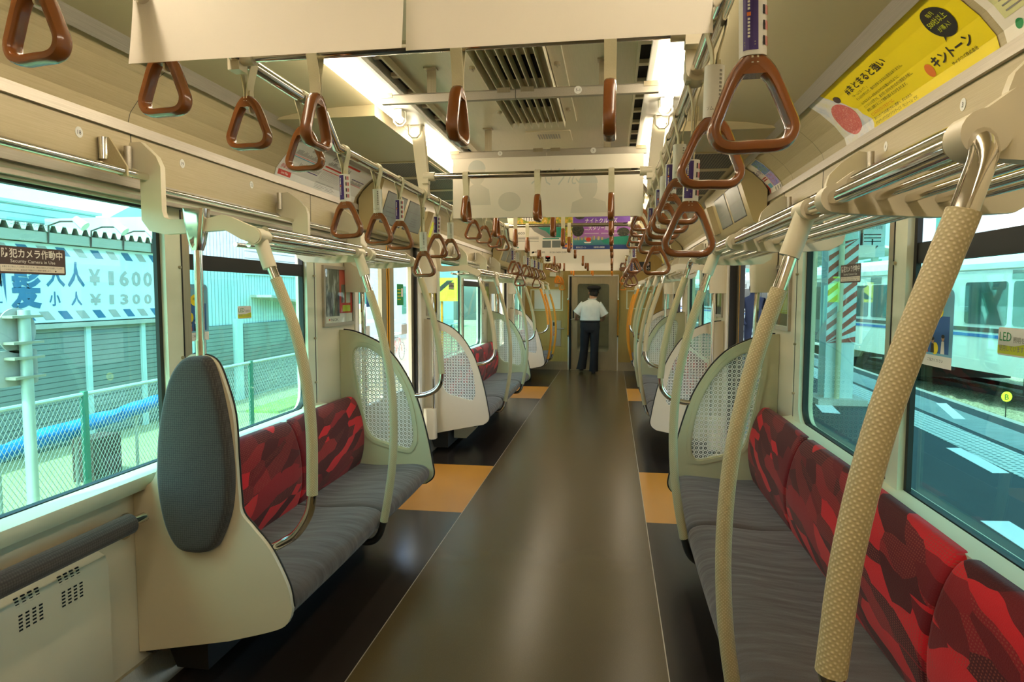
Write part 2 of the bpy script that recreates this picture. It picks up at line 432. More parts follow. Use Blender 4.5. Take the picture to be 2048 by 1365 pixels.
# ---------------------------------------------------------------- the car body
Y0, YE = -1.6, 12.53
HW = 1.30
WIN = [(1.33, 3.37), (1.33+BAY, 3.37+BAY), (1.33+2*BAY, 1.33+2*BAY+.95)]
DOOR = [(4.10, 5.46), (4.10+BAY, 5.46+BAY)]
WZ0, WZ1 = .81, 1.77
struct(MB().box(-.598, Y0, -.05, .598, YE, 0), 'floor', 'floor_mid')
for s in (-1, 1):
    mb = MB()
    x0, x1 = .602, 1.30
    cuts = [Y0, 4.13, 5.32, 4.13+BAY, 5.32+BAY, YE]
    for i in range(5):
        mb.box(min(s*x0, s*x1), cuts[i], -.05, max(s*x0, s*x1), cuts[i+1], 0, 1 if i in (1, 3) else 0)
    struct(mb, 'floor', ['floor_side', 'floor_tile'])
    struct(MB().box(s*.6-.002, Y0, -.05, s*.6+.002, YE, .0006), 'trim_1', 'alum')
    # side wall with its openings
    fn = lambda u, v, w, s=s: (s*(HW+w), u, v)
    holes = [rrect(a, WZ0, b, WZ1, .09) for a, b in WIN]+[rrect(a, .0, b, 1.87, .01) for a, b in DOOR]
    mb = MB().prism([(Y0, -.05), (YE, -.05), (YE, 2.03), (Y0, 2.03)], fn, 0, .055, holes)
    struct(mb, 'wall_'+SIDE[s], 'cream')
    # beige lining above the windows
    struct(MB().prism([(Y0, 1.845), (YE, 1.845), (YE, 2.0), (Y0, 2.0)], lambda u, v, w, s=s: (s*(HW-w), u, v), 0, .012,
                      [rrect(a-.02, 1.80, b+.02, 1.9, .001) for a, b in []]), 'wall_'+SIDE[s], 'beige')
    mb = MB()
    segs = [Y0]+[a for d in DOOR for a in d]+[YE]
    for i in (0, 2, 4):
        a, b = segs[i], segs[i+1]
        mb.box(min(s*1.275, s*1.3), a, 1.815, max(s*1.275, s*1.3), b, 1.845)
        mb.box(min(s*1.268, s*1.3), a, 1.775, max(s*1.268, s*1.3), b, 1.79)
    struct(mb, 'trim_2', 'alum')
    # sloped advertisement panel and its rails
    prof = [(1.300, 2.03), (1.286, 2.075), (1.246, 2.125), (1.19, 2.175), (1.13, 2.216)]
    mb = MB()
    for (xa, za), (xb, zb) in zip(prof, prof[1:]):
        mb.poly([(s*xa, Y0, za), (s*xa, YE, za), (s*xb, YE, zb), (s*xb, Y0, zb)])
        mb.poly([(s*(xa+.02), Y0, za+.02), (s*(xa+.02), YE, za+.02), (s*(xb+.02), YE, zb+.02), (s*(xb+.02), Y0, zb+.02)])
    struct(mb, 'wall_'+SIDE[s], 'beige', angle=60)
    mb = MB().box(min(s*1.274, s*1.3), Y0, 1.998, max(s*1.274, s*1.3), YE, 2.033)
    struct(mb, 'trim_3', 'alum')
    mb = MB().prism([(1.135, 2.196), (1.155, 2.214), (1.12, 2.245), (1.09, 2.235)], lambda u, v, w, s=s: (s*u, w, v), Y0, YE)
    struct(mb, 'trim_4', 'alum')
    # joints between the lining panels
    mb = MB()
    lin = (2.07, 3.43, 6.9, 8.25, 11.4) if s < 0 else (3.10, 3.76, 6.9, 8.25, 11.4)
    slp = (2.07, 6.9, 8.25, 11.4) if s < 0 else (3.12, 3.62, 6.9, 8.25, 11.4)
    for y in lin: mb.box(min(s*1.2868, s*1.2885), y, 1.85, max(s*1.2868, s*1.2885), y+.0025, 1.998)
    for y in slp:
        for (xa, za), (xb, zb) in zip(prof, prof[1:]):
            mb.poly([(s*(xa-.001), y, za-.001), (s*(xa-.001), y+.0025, za-.001), (s*(xb-.001), y+.0025, zb-.001), (s*(xb-.001), y, zb-.001)])
    struct(mb, 'trim_5', 'ink')
    # cove ceiling: bowed panels over the seats, flat panels over the doors
    zones = [(Y0, 2.75 if s < 0 else 3.22, 1), (2.75 if s < 0 else 3.22, 6.35, 0), (6.35, 7.75, 1), (7.75, 11.2, 0), (11.2, YE, 1)]
    for a, b, bow in zones:
        pr = [(1.12, 2.225), (.98, 2.25), (.82, 2.262), (.655, 2.266)] if bow else [(1.12, 2.218), (.655, 2.218)]
        mb = MB().prism(pr+[(.655, 2.30), (1.12, 2.30)], lambda u, v, w, s=s: (s*u, w, v), a, b)
        struct(mb, 'ceiling', ['ceil'])
    # lamp plate, air slots
    mb = MB().box(min(s*.505, s*.652), Y0, 2.268, max(s*.505, s*.652), YE, 2.33)
    mb.box(min(s*.49, s*.508), Y0, 2.255, max(s*.49, s*.508), YE, 2.275)
    struct(mb, 'trim_6', 'white')
    struct(MB().box(min(s*.455, s*.497), Y0, 2.315, max(s*.455, s*.497), YE, 2.33), 'trim_7', 'hole')
    mb = MB().box(min(s*.448, s*.456), Y0, 2.285, max(s*.448, s*.456), YE, 2.33)
    y = .2
    while y < YE:
        mb.box(min(s*.455, s*.497), y, 2.300, max(s*.455, s*.497), y+.03, 2.318); y += .21
    struct(mb, 'trim_8', 'cream')
    # sill
    for a, b in WIN:
        mb = MB().prism([(1.235, .79), (1.235, .812), (1.30, .822), (1.302, .76), (1.25, .76)], lambda u, v, w, s=s: (s*u, w, v), a-.16, b+.16)
        struct(mb, 'trim_9', 'frame')
    # kick plate
    struct(MB().box(min(s*1.262, s*1.3), Y0, 0, max(s*1.262, s*1.3), YE, .10) if False else MB().prism([(1.255, 0), (1.3, 0), (1.3, .12), (1.285, .12), (1.262, .05)], lambda u, v, w, s=s: (s*u, w, v), Y0, 4.05), 'baseboard_'+SIDE[s], 'steel')
    struct(MB().prism([(1.255, 0), (1.3, 0), (1.3, .12), (1.285, .12), (1.262, .05)], lambda u, v, w, s=s: (s*u, w, v), 5.5, 8.88), 'baseboard_'+SIDE[s], 'steel')
struct(MB().box(-.45, Y0, 2.315, .45, YE, 2.36), 'ceiling', 'ceil_flat')
struct(MB().box(-1.36, Y0, 2.33, 1.36, YE, 2.45), 'ceiling', 'dark')
# wall behind the camera
struct(MB().box(-1.36, Y0-.06, -.05, 1.36, Y0, 2.45), 'wall_back', 'cream')
# outer skin so that no daylight leaks in above the lining
for s in (-1, 1):
    struct(MB().box(min(s*1.325, s*1.36), Y0, 2.03, max(s*1.325, s*1.36), YE+.06, 2.45), 'wall_'+SIDE[s], 'alum')

# end wall with its gangway door
fn = lambda u, v, w: (u, YE+w, v)
dz = 1.80
door_hole = [(-.425, 0), (-.425, dz), (.465, dz), (.465, 0)]
mb = MB().prism([(-1.30, -.05), (1.30, -.05), (1.30, 2.33), (-1.30, 2.33)], fn, 0, .05, [[(-.425, -.01), (-.425, dz), (.465, dz), (.465, -.01)]])
struct(mb, 'wall_end', 'beige_end')
mb = MB().box(-.47, YE-.012, 0, -.447, YE+.03, dz+.02).box(.468, YE-.012, 0, .49, YE+.03, dz+.02).box(-.47, YE-.012, dz, .49, YE+.03, dz+.03)
struct(mb, 'trim_10', 'white')
mb = MB().box(-1.3, YE-.006, 0, -.47, YE, .16).box(.49, YE-.006, 0, 1.3, YE, .16)
struct(mb, 'baseboard_end', 'steel')
d = struct(MB().prism([(-.425, 0), (.465, 0), (.465, dz), (-.425, dz)], fn, .03, .06, [rrect(-.29, .36, .31, 1.66, .05)]), 'door_1', 'steel')
MB().prism(rrect(-.30, .35, .32, 1.67, .05), fn, .042, .048).build('pane', 'clear', d)
MB().box(-.445, YE-.002, 0, -.405, YE+.03, dz).build('door_seal', 'black', d)
MB().box(-.38, YE+.018, 1.0, -.355, YE+.03, 1.15).build('door_handle', 'dark', d)
MB().box(-.42, YE-.01, .0, .46, YE+.03, .012).build('threshold', 'steel', d)
M['beyond'] = simple('far_carriage', c('#a5a48c'), .4, var=.15, vs=2)
# next carriage seen through the end door
mb = MB().box(-1.0, YE+.7, -.05, 1.0, 18.5, 0).box(-1.05, YE+.7, 0, -1.0, 18.5, 2.2).box(1.0, YE+.7, 0, 1.05, 18.5, 2.2).box(-1.0, YE+.7, 2.2, 1.0, 18.5, 2.25).box(-1, 18.5, 0, 1, 18.55, 2.2)
struct(mb, 'wall_beyond', 'beyond')
mb = MB().box(-.5, YE+.06, -.05, .5, YE+.7, 0).box(-.55, YE+.06, 0, -.5, YE+.7, 2).box(.5, YE+.06, 0, .55, YE+.7, 2).box(-.5, YE+.06, 2, .5, YE+.7, 2.05)
struct(mb, 'wall_gangway', 'olive')
for s in (-1, 1):
    t = thing('fluorescent_lamp', 'ceiling tube light seen through the %s of the gangway door window' % ('left' if s < 0 else 'right'), 'lamp', (s*.55, 15.8, 2.14), 'tubes in the next carriage')
    MB().cyl((s*.55, 15.0, 2.14), (s*.55, 16.4, 2.14), .016, 10).build('tube', 'tube', t)
    MB().box(s*.55-.05, 14.9, 2.165, s*.55+.05, 16.5, 2.2).build('base', 'white', t)

# windows
def window(idx, s, k):
    a, b = WIN[k]
    fn = lambda u, v, w, s=s: (s*(HW+w), u, v)
    two = b-a > 1.2
    mid = a+.95
    r = struct(MB().prism(rrect(a-.12, WZ0-.02, b+.11, WZ1+.03, .11), fn, -.014, .004, [rrect(a+.005, WZ0+.005, b-.005, WZ1-.005, .09)]), 'window_%d' % idx, 'frame')
    MB().prism(rrect(a-.012, WZ0-.012, b+.012, WZ1+.012, .1), fn, .004, .03, [rrect(a+.016, WZ0+.014, b-.018, WZ1-.014, .085)]).build('rubber_seal', 'black', r)
    if two:
        # mullion: painted post with a steel strip
        MB().box(min(s*1.282, s*1.322), mid-.062, WZ0, max(s*1.282, s*1.322), mid+.035, WZ1).build('mullion', 'frame', r)
        MB().box(min(s*1.286, s*1.322), mid+.036, WZ0, max(s*1.286, s*1.322), mid+.085, WZ1).build('mullion_strip', 'steel', r)
        MB().box(min(s*1.302, s*1.317), mid-.082, WZ0, max(s*1.302, s*1.317), mid-.063, WZ1).build('mullion_seal', 'black', r)
        panes = [(a, mid-.06), (mid+.08, b)]
    else: panes = [(a, b)]
    for i, (p, q) in enumerate(panes):
        tr = two and ((s < 0 and i == 1) or (s > 0 and i == 0))
        if tr:
            MB().box(min(s*1.306, s*1.325), p, 1.545, max(s*1.306, s*1.325), q, 1.608).build('transom', 'black', r)
            MB().box(min(s*1.316, s*1.320), p, WZ0, max(s*1.316, s*1.320), q, 1.55).build('pane', 'glass', r)
            MB().box(min(s*1.314, s*1.318), p, 1.6, max(s*1.314, s*1.318), q, WZ1).build('hopper_pane', 'clear', r)
        else:
            MB().box(min(s*1.316, s*1.320), p, WZ0, max(s*1.316, s*1.320), q, WZ1).build('pane', 'glass', r)
    for y in ([mid+.015] if two else [])+[b+.07]:
        MB().box(min(s*1.2795, s*1.2815) if y < b else min(s*1.2845, s*1.2865), y+.012, WZ0+.02, max(s*1.2795, s*1.2815) if y < b else max(s*1.2845, s*1.2865), y+.018, WZ1).build('blind_guide', 'black', r)
        for z in (.95, 1.2, 1.55):
            MB().cyl((s*1.286, y, z), (s*1.274, y, z), .006, 8).build('catch', 'steel', r)
i = 1
for k in range(3):
    for s in (-1, 1): window(i, s, k); i += 1

# side doors: shut on the left, slid open on the right
def leaf(root, s, y0, y1, edge, nm='door_leaf', x=1.34):
    fn = lambda u, v, w: (s*(x+w), u, v)
    w0, w1 = (y0+.10, y1-.135) if edge > 0 else (y0+.135, y1-.10)
    l = MB().prism([(y0, .01), (y1, .01), (y1, 1.86), (y0, 1.86)], fn, -.015, .015, [rrect(w0, .66, w1, 1.70, .05)]).build(nm, 'steel', root)
    MB().prism(rrect(w0-.008, .652, w1+.008, 1.708, .055), fn, -.004, .004).build('pane', 'clear', l)
    e = y1 if edge > 0 else y0
    MB().box(min(s*(x-.018), s*(x+.018)), e-.006, .01, max(s*(x-.018), s*(x+.018)), e+.006, 1.86).build('rubber_edge', 'black', l)
    q = e-edge*.022
    MB().box(min(s*(x-.0165), s*(x-.014)), q-.013, .01, max(s*(x-.0165), s*(x-.014)), q+.013, 1.86).build('yellow_stripe', 'ygripflat', l)
    return l
M['ygripflat'] = simple('yellow_tape', c('#d99a1c'), .45)
n = 2
for k, (a, b) in enumerate(DOOR):
    for s in (-1, 1):
        fn = lambda u, v, w, s=s: (s*(HW+w), u, v)
        r = struct(MB().box(min(s*1.29, s*1.40), a-.05, 0, max(s*1.29, s*1.40), a-.001, 1.87).box(min(s*1.29, s*1.40), b+.001, 0, max(s*1.29, s*1.40), b+.08, 1.87).box(min(s*1.29, s*1.40), a-.05, 1.872, max(s*1.29, s*1.40), b+.08, 1.9), 'door_%d' % n, 'white'); n += 1
        MB().box(min(s*1.302, s*1.36), b-.03, 0, max(s*1.302, s*1.36), b, 1.87).build('door_seal', 'black', r)
        MB().box(min(s*1.26, s*1.40), a, -.03, max(s*1.26, s*1.40), b, .004).build('threshold', 'steel', r)
        m = (a+b)/2
        if s < 0:
            leaf(r, s, a, m, 1); leaf(r, s, m, b, -1)
        else:
            leaf(r, s, a-.56, a+.12, 1, x=1.372); leaf(r, s, b-.16, b+.52, -1, x=1.372)
# ---------------------------------------------------------------- lamps, ceiling vent, grilles
def lamp(s, y0, y1, lab):
    t = thing('fluorescent_lamp', lab, 'lamp', (s*.58, (y0+y1)/2, 2.235), 'lamp rows in the ceiling')
    MB().cyl((s*.585, y0, 2.233), (s*.585, y1, 2.233), .0165, 12).build('tube', 'tube', t)
    mb = MB()
    for y in (y0, y1):
        mb.sweep([(s*.585-.030, y, 2.268), (s*.585-.028, y, 2.222), (s*.585-.012, y, 2.205), (s*.585+.012, y, 2.205), (s*.585+.028, y, 2.222), (s*.585+.030, y, 2.268)], .0045, 8)
        mb.cbox(s*.585, y+(.03 if y == y0 else -.03), 2.248, .05, .05, .03)
    mb.build('end_clip', 'white', t)
for s in (-1, 1):
    g = 2.88
    for i, (a, b) in enumerate([(-1.3, g), (g+.22, 4.35), (4.43, 5.63), (5.71, 6.91), (6.99, 8.19), (8.27, 9.47), (9.55, 10.75), (10.83, 12.03)]):
        lamp(s, a, b, '%s bare tube light from the camera in the %s ceiling row' % (ORD[i], SIDE[s]))
def aircon(y0, y1):
    t = thing('ceiling_vent', 'long slatted air vent with dark grilles in the middle of the ceiling', 'vent', (0, (y0+y1)/2, 2.315))
    MB().prism(rrect(-.185, y0, .185, y1, .01), lambda u, v, w: (u, v, w), 2.298, 2.316, [rrect(-.135, y0+.03, .135, y1-.03, .01)]).build('frame', 'ceil_flat', t)
    mb = MB()
    y = y0+.05
    while y < y1-.2:
        mb.box(-.085, y, 2.311, .085, y+.25, 2.3145); y += .40
    mb.build('grille', 'hole', t)
    for k in range(9):
        x = -.13+k*.0325
        MB().prism([(y0+.01, 2.312), (y0+.03, 2.268), (y1-.03, 2.268), (y1-.01, 2.312)], lambda u, v, w, x=x: (x+w, u, v), -.0012, .0012).build('fin', 'cream', t)
    for x in (-.16, .16):
        for y in (y1-.25, y1-.85): MB().cyl((x, y, 2.30), (x, y, 2.288), .012, 10).cbox(x, y, 2.287, .006, .03, .006).build('latch', 'steel', t)
aircon(1.15, 3.30)
t = thing('ceiling_vent', 'small square speaker plate in the ceiling beyond the slatted air vent', 'vent', (.02, 3.62, 2.31))
MB().prism(rrect(-.10, 3.50, .14, 3.74, .008), lambda u, v, w: (u, v, w), 2.309, 2.316).build('plate', 'ceil_flat', t)
mb = MB()
for k in range(9): mb.box(-.04+k*.014, 3.56, 2.3075, -.034+k*.014, 3.66, 2.309)
mb.build('slots', 'greyink', t)
for s in (-1, 1):
    for k in (0, 1):
        y0 = 3.72+k*BAY
        t = thing('ceiling_grille', 'dark perforated grille in the %s ceiling over the %s door' % (SIDE[s], 'near' if k == 0 else 'far'), 'grille', (s*.9, y0+1, 2.213), 'perforated grilles over the doors')
        for j in range(4):
            a = y0+j*.52
            MB().poly([(s*.70, a, 2.2145), (s*1.06, a, 2.2145), (s*1.06, a+.44, 2.2145), (s*.70, a+.44, 2.2145)], 0, ((.7, a), (1.06, a), (1.06, a+.44), (.7, a+.44))).build('perforated_sheet', 'grille', t)
        MB().prism(rrect(.68, y0-.02, 1.08, y0+2.04, .01), lambda u, v, w: (s*u, v, w), 2.212, 2.219, [rrect(.70, y0+j*.52, 1.06, y0+j*.52+.44, .004) for j in range(4)]).build('frame', 'ceil', t)

# ---------------------------------------------------------------- seats
def cushion(mb, prof, y0, y1, r, m=0, uvf=None):
    cx = sum(p[0] for p in prof)/len(prof); cz = sum(p[1] for p in prof)/len(prof)
    st = []
    for k in range(5):
        a = PI/2*k/4; st.append((y0+r*(1-math.cos(a)) if False else y0+r*(1-math.sin(PI/2-a)), r*(1-math.sin(a))))
    ys = [(y0+r*(1-math.cos(PI/2*k/4)), r*(1-math.sin(PI/2*k/4))) for k in range(5)]
    n = 10; mid = [(y0+r+(y1-y0-2*r)*k/n, -.004*math.sin(PI*k/n)) for k in range(1, n)]
    ys = ys+mid+[(y1-a+y0, q) for a, q in reversed(ys)]
    rings = []
    for y, ins in ys:
        ring = []
        for x, z in prof:
            dx, dz = cx-x, cz-z; L = math.hypot(dx, dz); ring.append((x+dx/L*ins, y, z+dz/L*ins))
        rings.append(ring)
    return mb.loft(rings, m, True, True, uvf)
def seat_prof(s):
    p = spline([(1.20, .395), (1.05, .392), (.90, .405), (.80, .408), (.742, .392), (.722, .355), (.74, .315), (.79, .285), (.86, .275), (1.0, .28), (1.2, .285)], 3)
    return [(s*q.x, q.y) for q in [Vector((a.x, a.y)) for a in [Vector((v[0], v[1], 0)) for v in p]]]
def back_prof(s):
    p = spline([(1.245, .815), (1.215, .812), (1.185, .77), (1.155, .68), (1.140, .58), (1.148, .48), (1.17, .40), (1.19, .375), (1.25, .375)], 3)
    return [(s*v[0], v[1]) for v in p]
def bench(s, cuts, lab, group=None, box=False):
    y0, y1 = cuts[0], cuts[-1]
    t = thing('bench_seat', lab, 'bench seat', (s*1.0, (y0+y1)/2, 0), 'bench seats along the walls')
    for a, b in zip(cuts, cuts[1:]):
        cushion(MB(), seat_prof(s), a+.002, b-.002, .035).build('seat_cushion', 'grey', t)
        cushion(MB(), back_prof(s), a+.002, b-.002, .03, uvf=lambda v: (v.y, v.z)).build('backrest_cushion', 'red', t)
    MB().prism([(1.258, .385), (1.258, .78), (1.299, .78), (1.299, .14), (1.27, .14), (1.2, .2), (.95, .255), (.85, .272), (1.0, .28), (1.2, .284)], lambda u, v, w: (s*u, w, v), y0, y1).build('seat_frame', 'dark', t)
    MB().prism([(1.12, .03), (1.12, .20), (1.29, .20), (1.29, .13), (1.25, .03)], lambda u, v, w: (s*u, w, v), y0+.1, y1-.1).build('underseat_heater', 'dark', t)
    if box:
        MB().box(s*1.06, y0+.10, .06, s*.90, y0+.42, .262) if False else None
        MB().prism([(.88, .20), (.94, .265), (1.1, .265), (1.1, .09), (.98, .09)], lambda u, v, w: (s*u, w, v), y0+.25, y0+.62).build('underseat_box', 'beige', t)
    return t
PA = [3.83, 5.67, 8.65, 10.49]
bench(-1, [2.06, 3.00, 3.82], 'short left bench with red backrest behind the panel with the grey pad')
bench(1, [.87, 1.69, 3.00, 3.82], 'long right bench with red backrest nearest the camera')
for s in (-1, 1):
    bench(s, [5.69, 6.52, 7.80, 8.64], '%s bench with red backrest between the near and far doors' % SIDE[s], box=(s < 0))
    bench(s, [10.51, 11.3, 12.15], 'farthest %s bench beside the end wall' % SIDE[s])

# ---------------------------------------------------------------- glazed partitions at the bench ends
P_OUT = spline([(1.298, 1.228), (1.22, 1.219), (1.12, 1.185), (1.03, 1.137), (.955, 1.065), (.895, .98), (.835, .868), (.785, .72), (.745, .56), (.715, .40), (.708, .345), (.722, .31), (.758, .283)], 4)
P_OUT = [(p[0], p[1]) for p in P_OUT]+[(.85, .265), (1.0, .235), (1.298, .17)]
P_WIN = [(p[0], p[1]) for p in spline([(1.19, 1.115), (1.12, 1.118), (1.045, 1.075), (.965, .995), (.90, .885), (.862, .78), (.842, .68), (.832, .57), (.85, .51), (.885, .50), (1.0, .53), (1.085, .557), (1.13, .615), (1.16, .74), (1.188, .9), (1.212, 1.05)], 4, True)]
def offset2(poly, d):
    n = len(poly); A = sum(poly[i][0]*poly[(i+1) % n][1]-poly[(i+1) % n][0]*poly[i][1] for i in range(n)); sg = 1 if A > 0 else -1
    out = []
    for i in range(n):
        a, b, e = Vector(poly[i-1]), Vector(poly[i]), Vector(poly[(i+1) % n])
        t = ((b-a).normalized()+(e-b).normalized()); t = t.normalized() if t.length > 1e-6 else (b-a).normalized()
        out.append((b.x-sg*t.y*-d*-1, b.y+sg*t.x*-d*-1) if False else (b.x+sg*t.y*d, b.y-sg*t.x*d))
    return out
def partition(s, y, facing, lab):
    """facing = -1 when the seat is on the camera side of the panel"""
    t = thing('bench_partition', lab, 'partition', (s*1.0, y, .17), 'glazed partitions at the bench ends')
    fn = lambda u, v, w: (s*u, y+w, v)
    d0, d1 = -.016, .016
    mb = MB().prism(P_OUT, fn, d0, d1, [P_WIN], 0)
    # raised rim round the glazing
    rim_o = offset2(P_WIN, .028)
    mb.prism(rim_o, fn, d0-.008 if facing < 0 else d1, d0 if facing < 0 else d1+.008, [offset2(P_WIN, .006)], 0)
    mb.build('panel', 'olive' if facing < 0 else 'part', t)
    MB().prism(offset2(P_WIN, .004), fn, -.003, .003).build('patterned_pane', 'pglass', t)
    k = len(P_OUT)-3
    edge = [(s*p[0], y+.004, p[1]) for p in offset2(P_OUT, .0035)[1:k+1]]
    MB().sweep(edge, .0045, 8).build('edge_trim', 'black', t)
for s in (-1, 1):
    for i, y in enumerate(PA):
        where = ['before the near door', 'just beyond the near door', 'before the far door', 'just beyond the far door'][i]
        partition(s, y, -1 if i % 2 == 0 else 1, '%s cream partition with patterned pane %s' % (SIDE[s], where))

# big plain panel with the leaning pad
y = 2.045
t = thing('bench_partition', 'large plain cream panel with a tall grey pad at the near left bench end', 'partition', (-1.0, y, .17))
out = spline([(-.707, .365), (-.722, .445), (-.781, .565), (-.844, .641), (-.885, .69), (-.893, .753), (-.899, .88), (-.906, 1.033), (-.938, 1.153), (-.972, 1.222), (-1.031, 1.240), (-1.072, 1.229), (-1.129, 1.149), (-1.168, 1.0), (-1.192, .87), (-1.215, .80), (-1.25, .772), (-1.298, .765)], 4)
out = [(p[0], p[1]) for p in out]+[(-1.298, .16)]+[(p[0], p[1]) for p in spline([(-.95, .228), (-.80, .272), (-.735, .30), (-.712, .335)], 3)]
fn = lambda u, v, w: (u, y+w, v)
MB().prism(out, fn, -.018, .0).build('panel', 'part', t)
MB().prism(offset2(out, -.006), fn, .002, .016).build('back_panel', 'part', t)
MB().sweep([(p[0], y+.001, p[1]) for p in offset2(out, .001)[:44]], .0035, 8).build('edge_trim', 'black', t)
pad = [(p[0], p[1]) for p in spline([(-1.123, 1.152), (-1.075, 1.222), (-1.02, 1.236), (-.972, 1.222), (-.938, 1.122), (-.912, .97), (-.902, .829), (-.914, .706), (-.955, .60), (-.985, .565), (-1.04, .552), (-1.11, .565), (-1.155, .64), (-1.178, .76), (-1.178, .88), (-1.16, 1.02)], 4, True)]
mb = MB(); rings = []
for w, o in ((0, 0), (-.02, .0), (-.032, -.004), (-.04, -.014), (-.043, -.03)):
    rings.append([(p[0], y-.018+w, p[1]) for p in offset2(pad, o)])
mb.loft(rings).build('leaning_pad', 'pad', t, 50)

# ---------------------------------------------------------------- grab poles
SEATP = [(.805, 1.625), (.765, 1.49), (.703, 1.285), (.66, 1.07), (.645, .86), (.652, .66), (.675, .49), (.700, .36)]
SEATB = [(.700, .36), (.722, .295), (.76, .258), (.83, .25)]
DOORP = [(.805, 1.625), (.765, 1.50), (.705, 1.31), (.668, 1.13), (.652, .965)]
DOORB = [(.652, .965), (.662, .905), (.70, .858), (.77, .83), (.848, .822)]
NEARP = [(.805, 1.625), (.745, 1.475), (.69, 1.327), (.654, 1.157), (.638, .968), (.640, .759)]
NEARB = [(.640, .759), (.655, .69), (.70, .62), (.75, .585), (.795, .56)]
def pole(s, y, kind, lab, col='grip', dark=False, d=0):
    top, bot = {'seat': (SEATP, SEATB), 'door': (DOORP, DOORB), 'near': (NEARP, NEARB)}[kind]
    t = thing('grab_pole', lab, 'grab pole', (s*.7, y, bot[-1][1]), 'curved grab poles')
    path = [(s*p[0], y, p[1]) for p in spline(top, 6)]
    a = 7 if kind != 'near' else 5
    if kind == 'door':
        el = spline([(s*.81, y+d*.16, 1.64), (s*.81, y+d*.075, 1.64), (s*.809, y+d*.045, 1.6385), (s*.806, y+d*.02, 1.629), (s*.800, y+d*.004, 1.608), (s*.789, y, 1.575), (s*.777, y, 1.535)], 4)
        rest = [q for q in path if q[2] < 1.515]; path = [tuple(q) for q in el]+rest; a = len(el)-2
    MB().sweep(path[:a+1], .0158, 14).build('chrome_tube', 'chrome', t)
    MB().sweep(path[a:], .0192, 18).build('grip_sleeve', col, t)
    MB().sweep([path[-2]]+[(s*p[0], y, p[1]) for p in spline(bot, 6)], .0158, 14).build('chrome_foot', 'dark' if dark else 'chrome', t)
    if kind == 'door': return
    # joint on the rack rail
    mb = MB().cyl((s*.81, y-.04, 1.64), (s*.81, y+.04, 1.64), .0245, 18)
    mb.cyl((s*.812, y, 1.645), (s*.775, y, 1.535), .0235, 18)
    mb.build('joint', 'cream', t)
for s in (-1, 1):
    S_ = SIDE[s]
    if s < 0:
        pole(s, 2.06, 'near', 'beige curved grab pole bent onto the big left panel with the pad')
    else:
        pole(s, .85, 'door', 'thick beige grab pole in the right foreground', d=1)
        pole(s, 1.60, 'seat', 'beige grab pole curving down before the middle of the near right bench', dark=True)
    pole(s, 2.92, 'seat', 'beige grab pole hooked under the %s bench before its patterned partition' % ('short left' if s < 0 else 'near right'), dark=True)
    pole(s, 3.83, 'door', 'beige grab pole bent onto the %s partition before the near door' % S_, d=-1)
    pole(s, 5.67, 'door', 'beige grab pole bent onto the %s partition just beyond the near door' % S_, d=1)
    pole(s, 6.50, 'seat', 'first beige grab pole under the %s bench between the doors' % S_)
    pole(s, 7.80, 'seat', 'second beige grab pole under the %s bench between the doors' % S_)
    pole(s, 8.65, 'door', 'beige grab pole bent onto the %s partition before the far door' % S_, d=-1)
    pole(s, 10.49, 'door', 'yellow grab pole bent onto the %s partition beyond the far door' % S_, 'ygrip', d=1)
    pole(s, 10.95, 'seat', 'yellow grab pole at the near part of the farthest %s bench' % S_, 'ygrip')
    pole(s, 11.85, 'seat', 'yellow grab pole closest to the end wall on the %s' % S_, 'ygrip')
# straight poles with covers on the door pillars
def door_pole(s, y, lab):
    t = thing('door_pole', lab, 'grab pole', (s*1.2, y, .4), 'straight poles on the door pillars')
    MB().sweep([(s*1.27, y, 1.62), (s*1.205, y, 1.56), (s*1.195, y, 1.3), (s*1.195, y, .72), (s*1.195, y, .40)], .0145, 14).build('chrome_tube', 'chrome', t)
    rings = []
    for z, x0, x1, hw in ((1.84, 1.292, 1.20, .075), (1.70, 1.292, 1.165, .068), (1.58, 1.292, 1.16, .058), (1.46, 1.292, 1.168, .05)):
        rings.append([(s*x0, y-hw, z), (s*(x1+.02), y-hw, z), (s*x1, y-hw*.6, z), (s*x1, y+hw*.6, z), (s*(x1+.02), y+hw, z), (s*x0, y+hw, z)])
    MB().loft(rings).build('pole_cover', 'cream', t, 60)
    MB().loft([[(s*1.297, y-w, z), (s*(1.18+w*.2), y-w, z), (s*1.172, y-w*.6, z), (s*1.172, y+w*.6, z), (s*(1.18+w*.2), y+w, z), (s*1.297, y+w, z)] for z, w in ((.43, .035), (.30, .045), (.16, .05))]).build('pole_foot', 'cream', t, 60)
for s in (-1, 1):
    for i, (a, b) in enumerate(DOOR):
        door_pole(s, a-.15, 'straight chrome pole with cream cover on the near edge of the %s %s door' % (('near', 'far')[i], SIDE[s]))
        door_pole(s, b+.12, 'straight chrome pole with cream cover on the far edge of the %s %s door' % (('near', 'far')[i], SIDE[s]))
t = thing('door_pole', 'upright chrome pole standing on the big left panel with the pad', 'grab pole', (-1.026, 2.04, 1.235))
MB().cyl((-1.026, 2.04, 1.235), (-1.026, 2.04, 1.66), .0145, 16).build('chrome_tube', 'chrome', t)
MB().cyl((-1.026, 2.04, 1.222), (-1.026, 2.04, 1.29), .0175, 16).build('collar', 'chrome', t)
rings = []
for z, hx, hy in ((1.595, .017, .017), (1.62, .024, .022), (1.69, .036, .026), (1.735, .04, .026)):
    rings.append([(-1.026+p[0], 2.04+p[1], z) for p in rrect(-hx, -hy, hx, hy, .012)])
MB().loft(rings).build('head', 'chrome', t, 60)

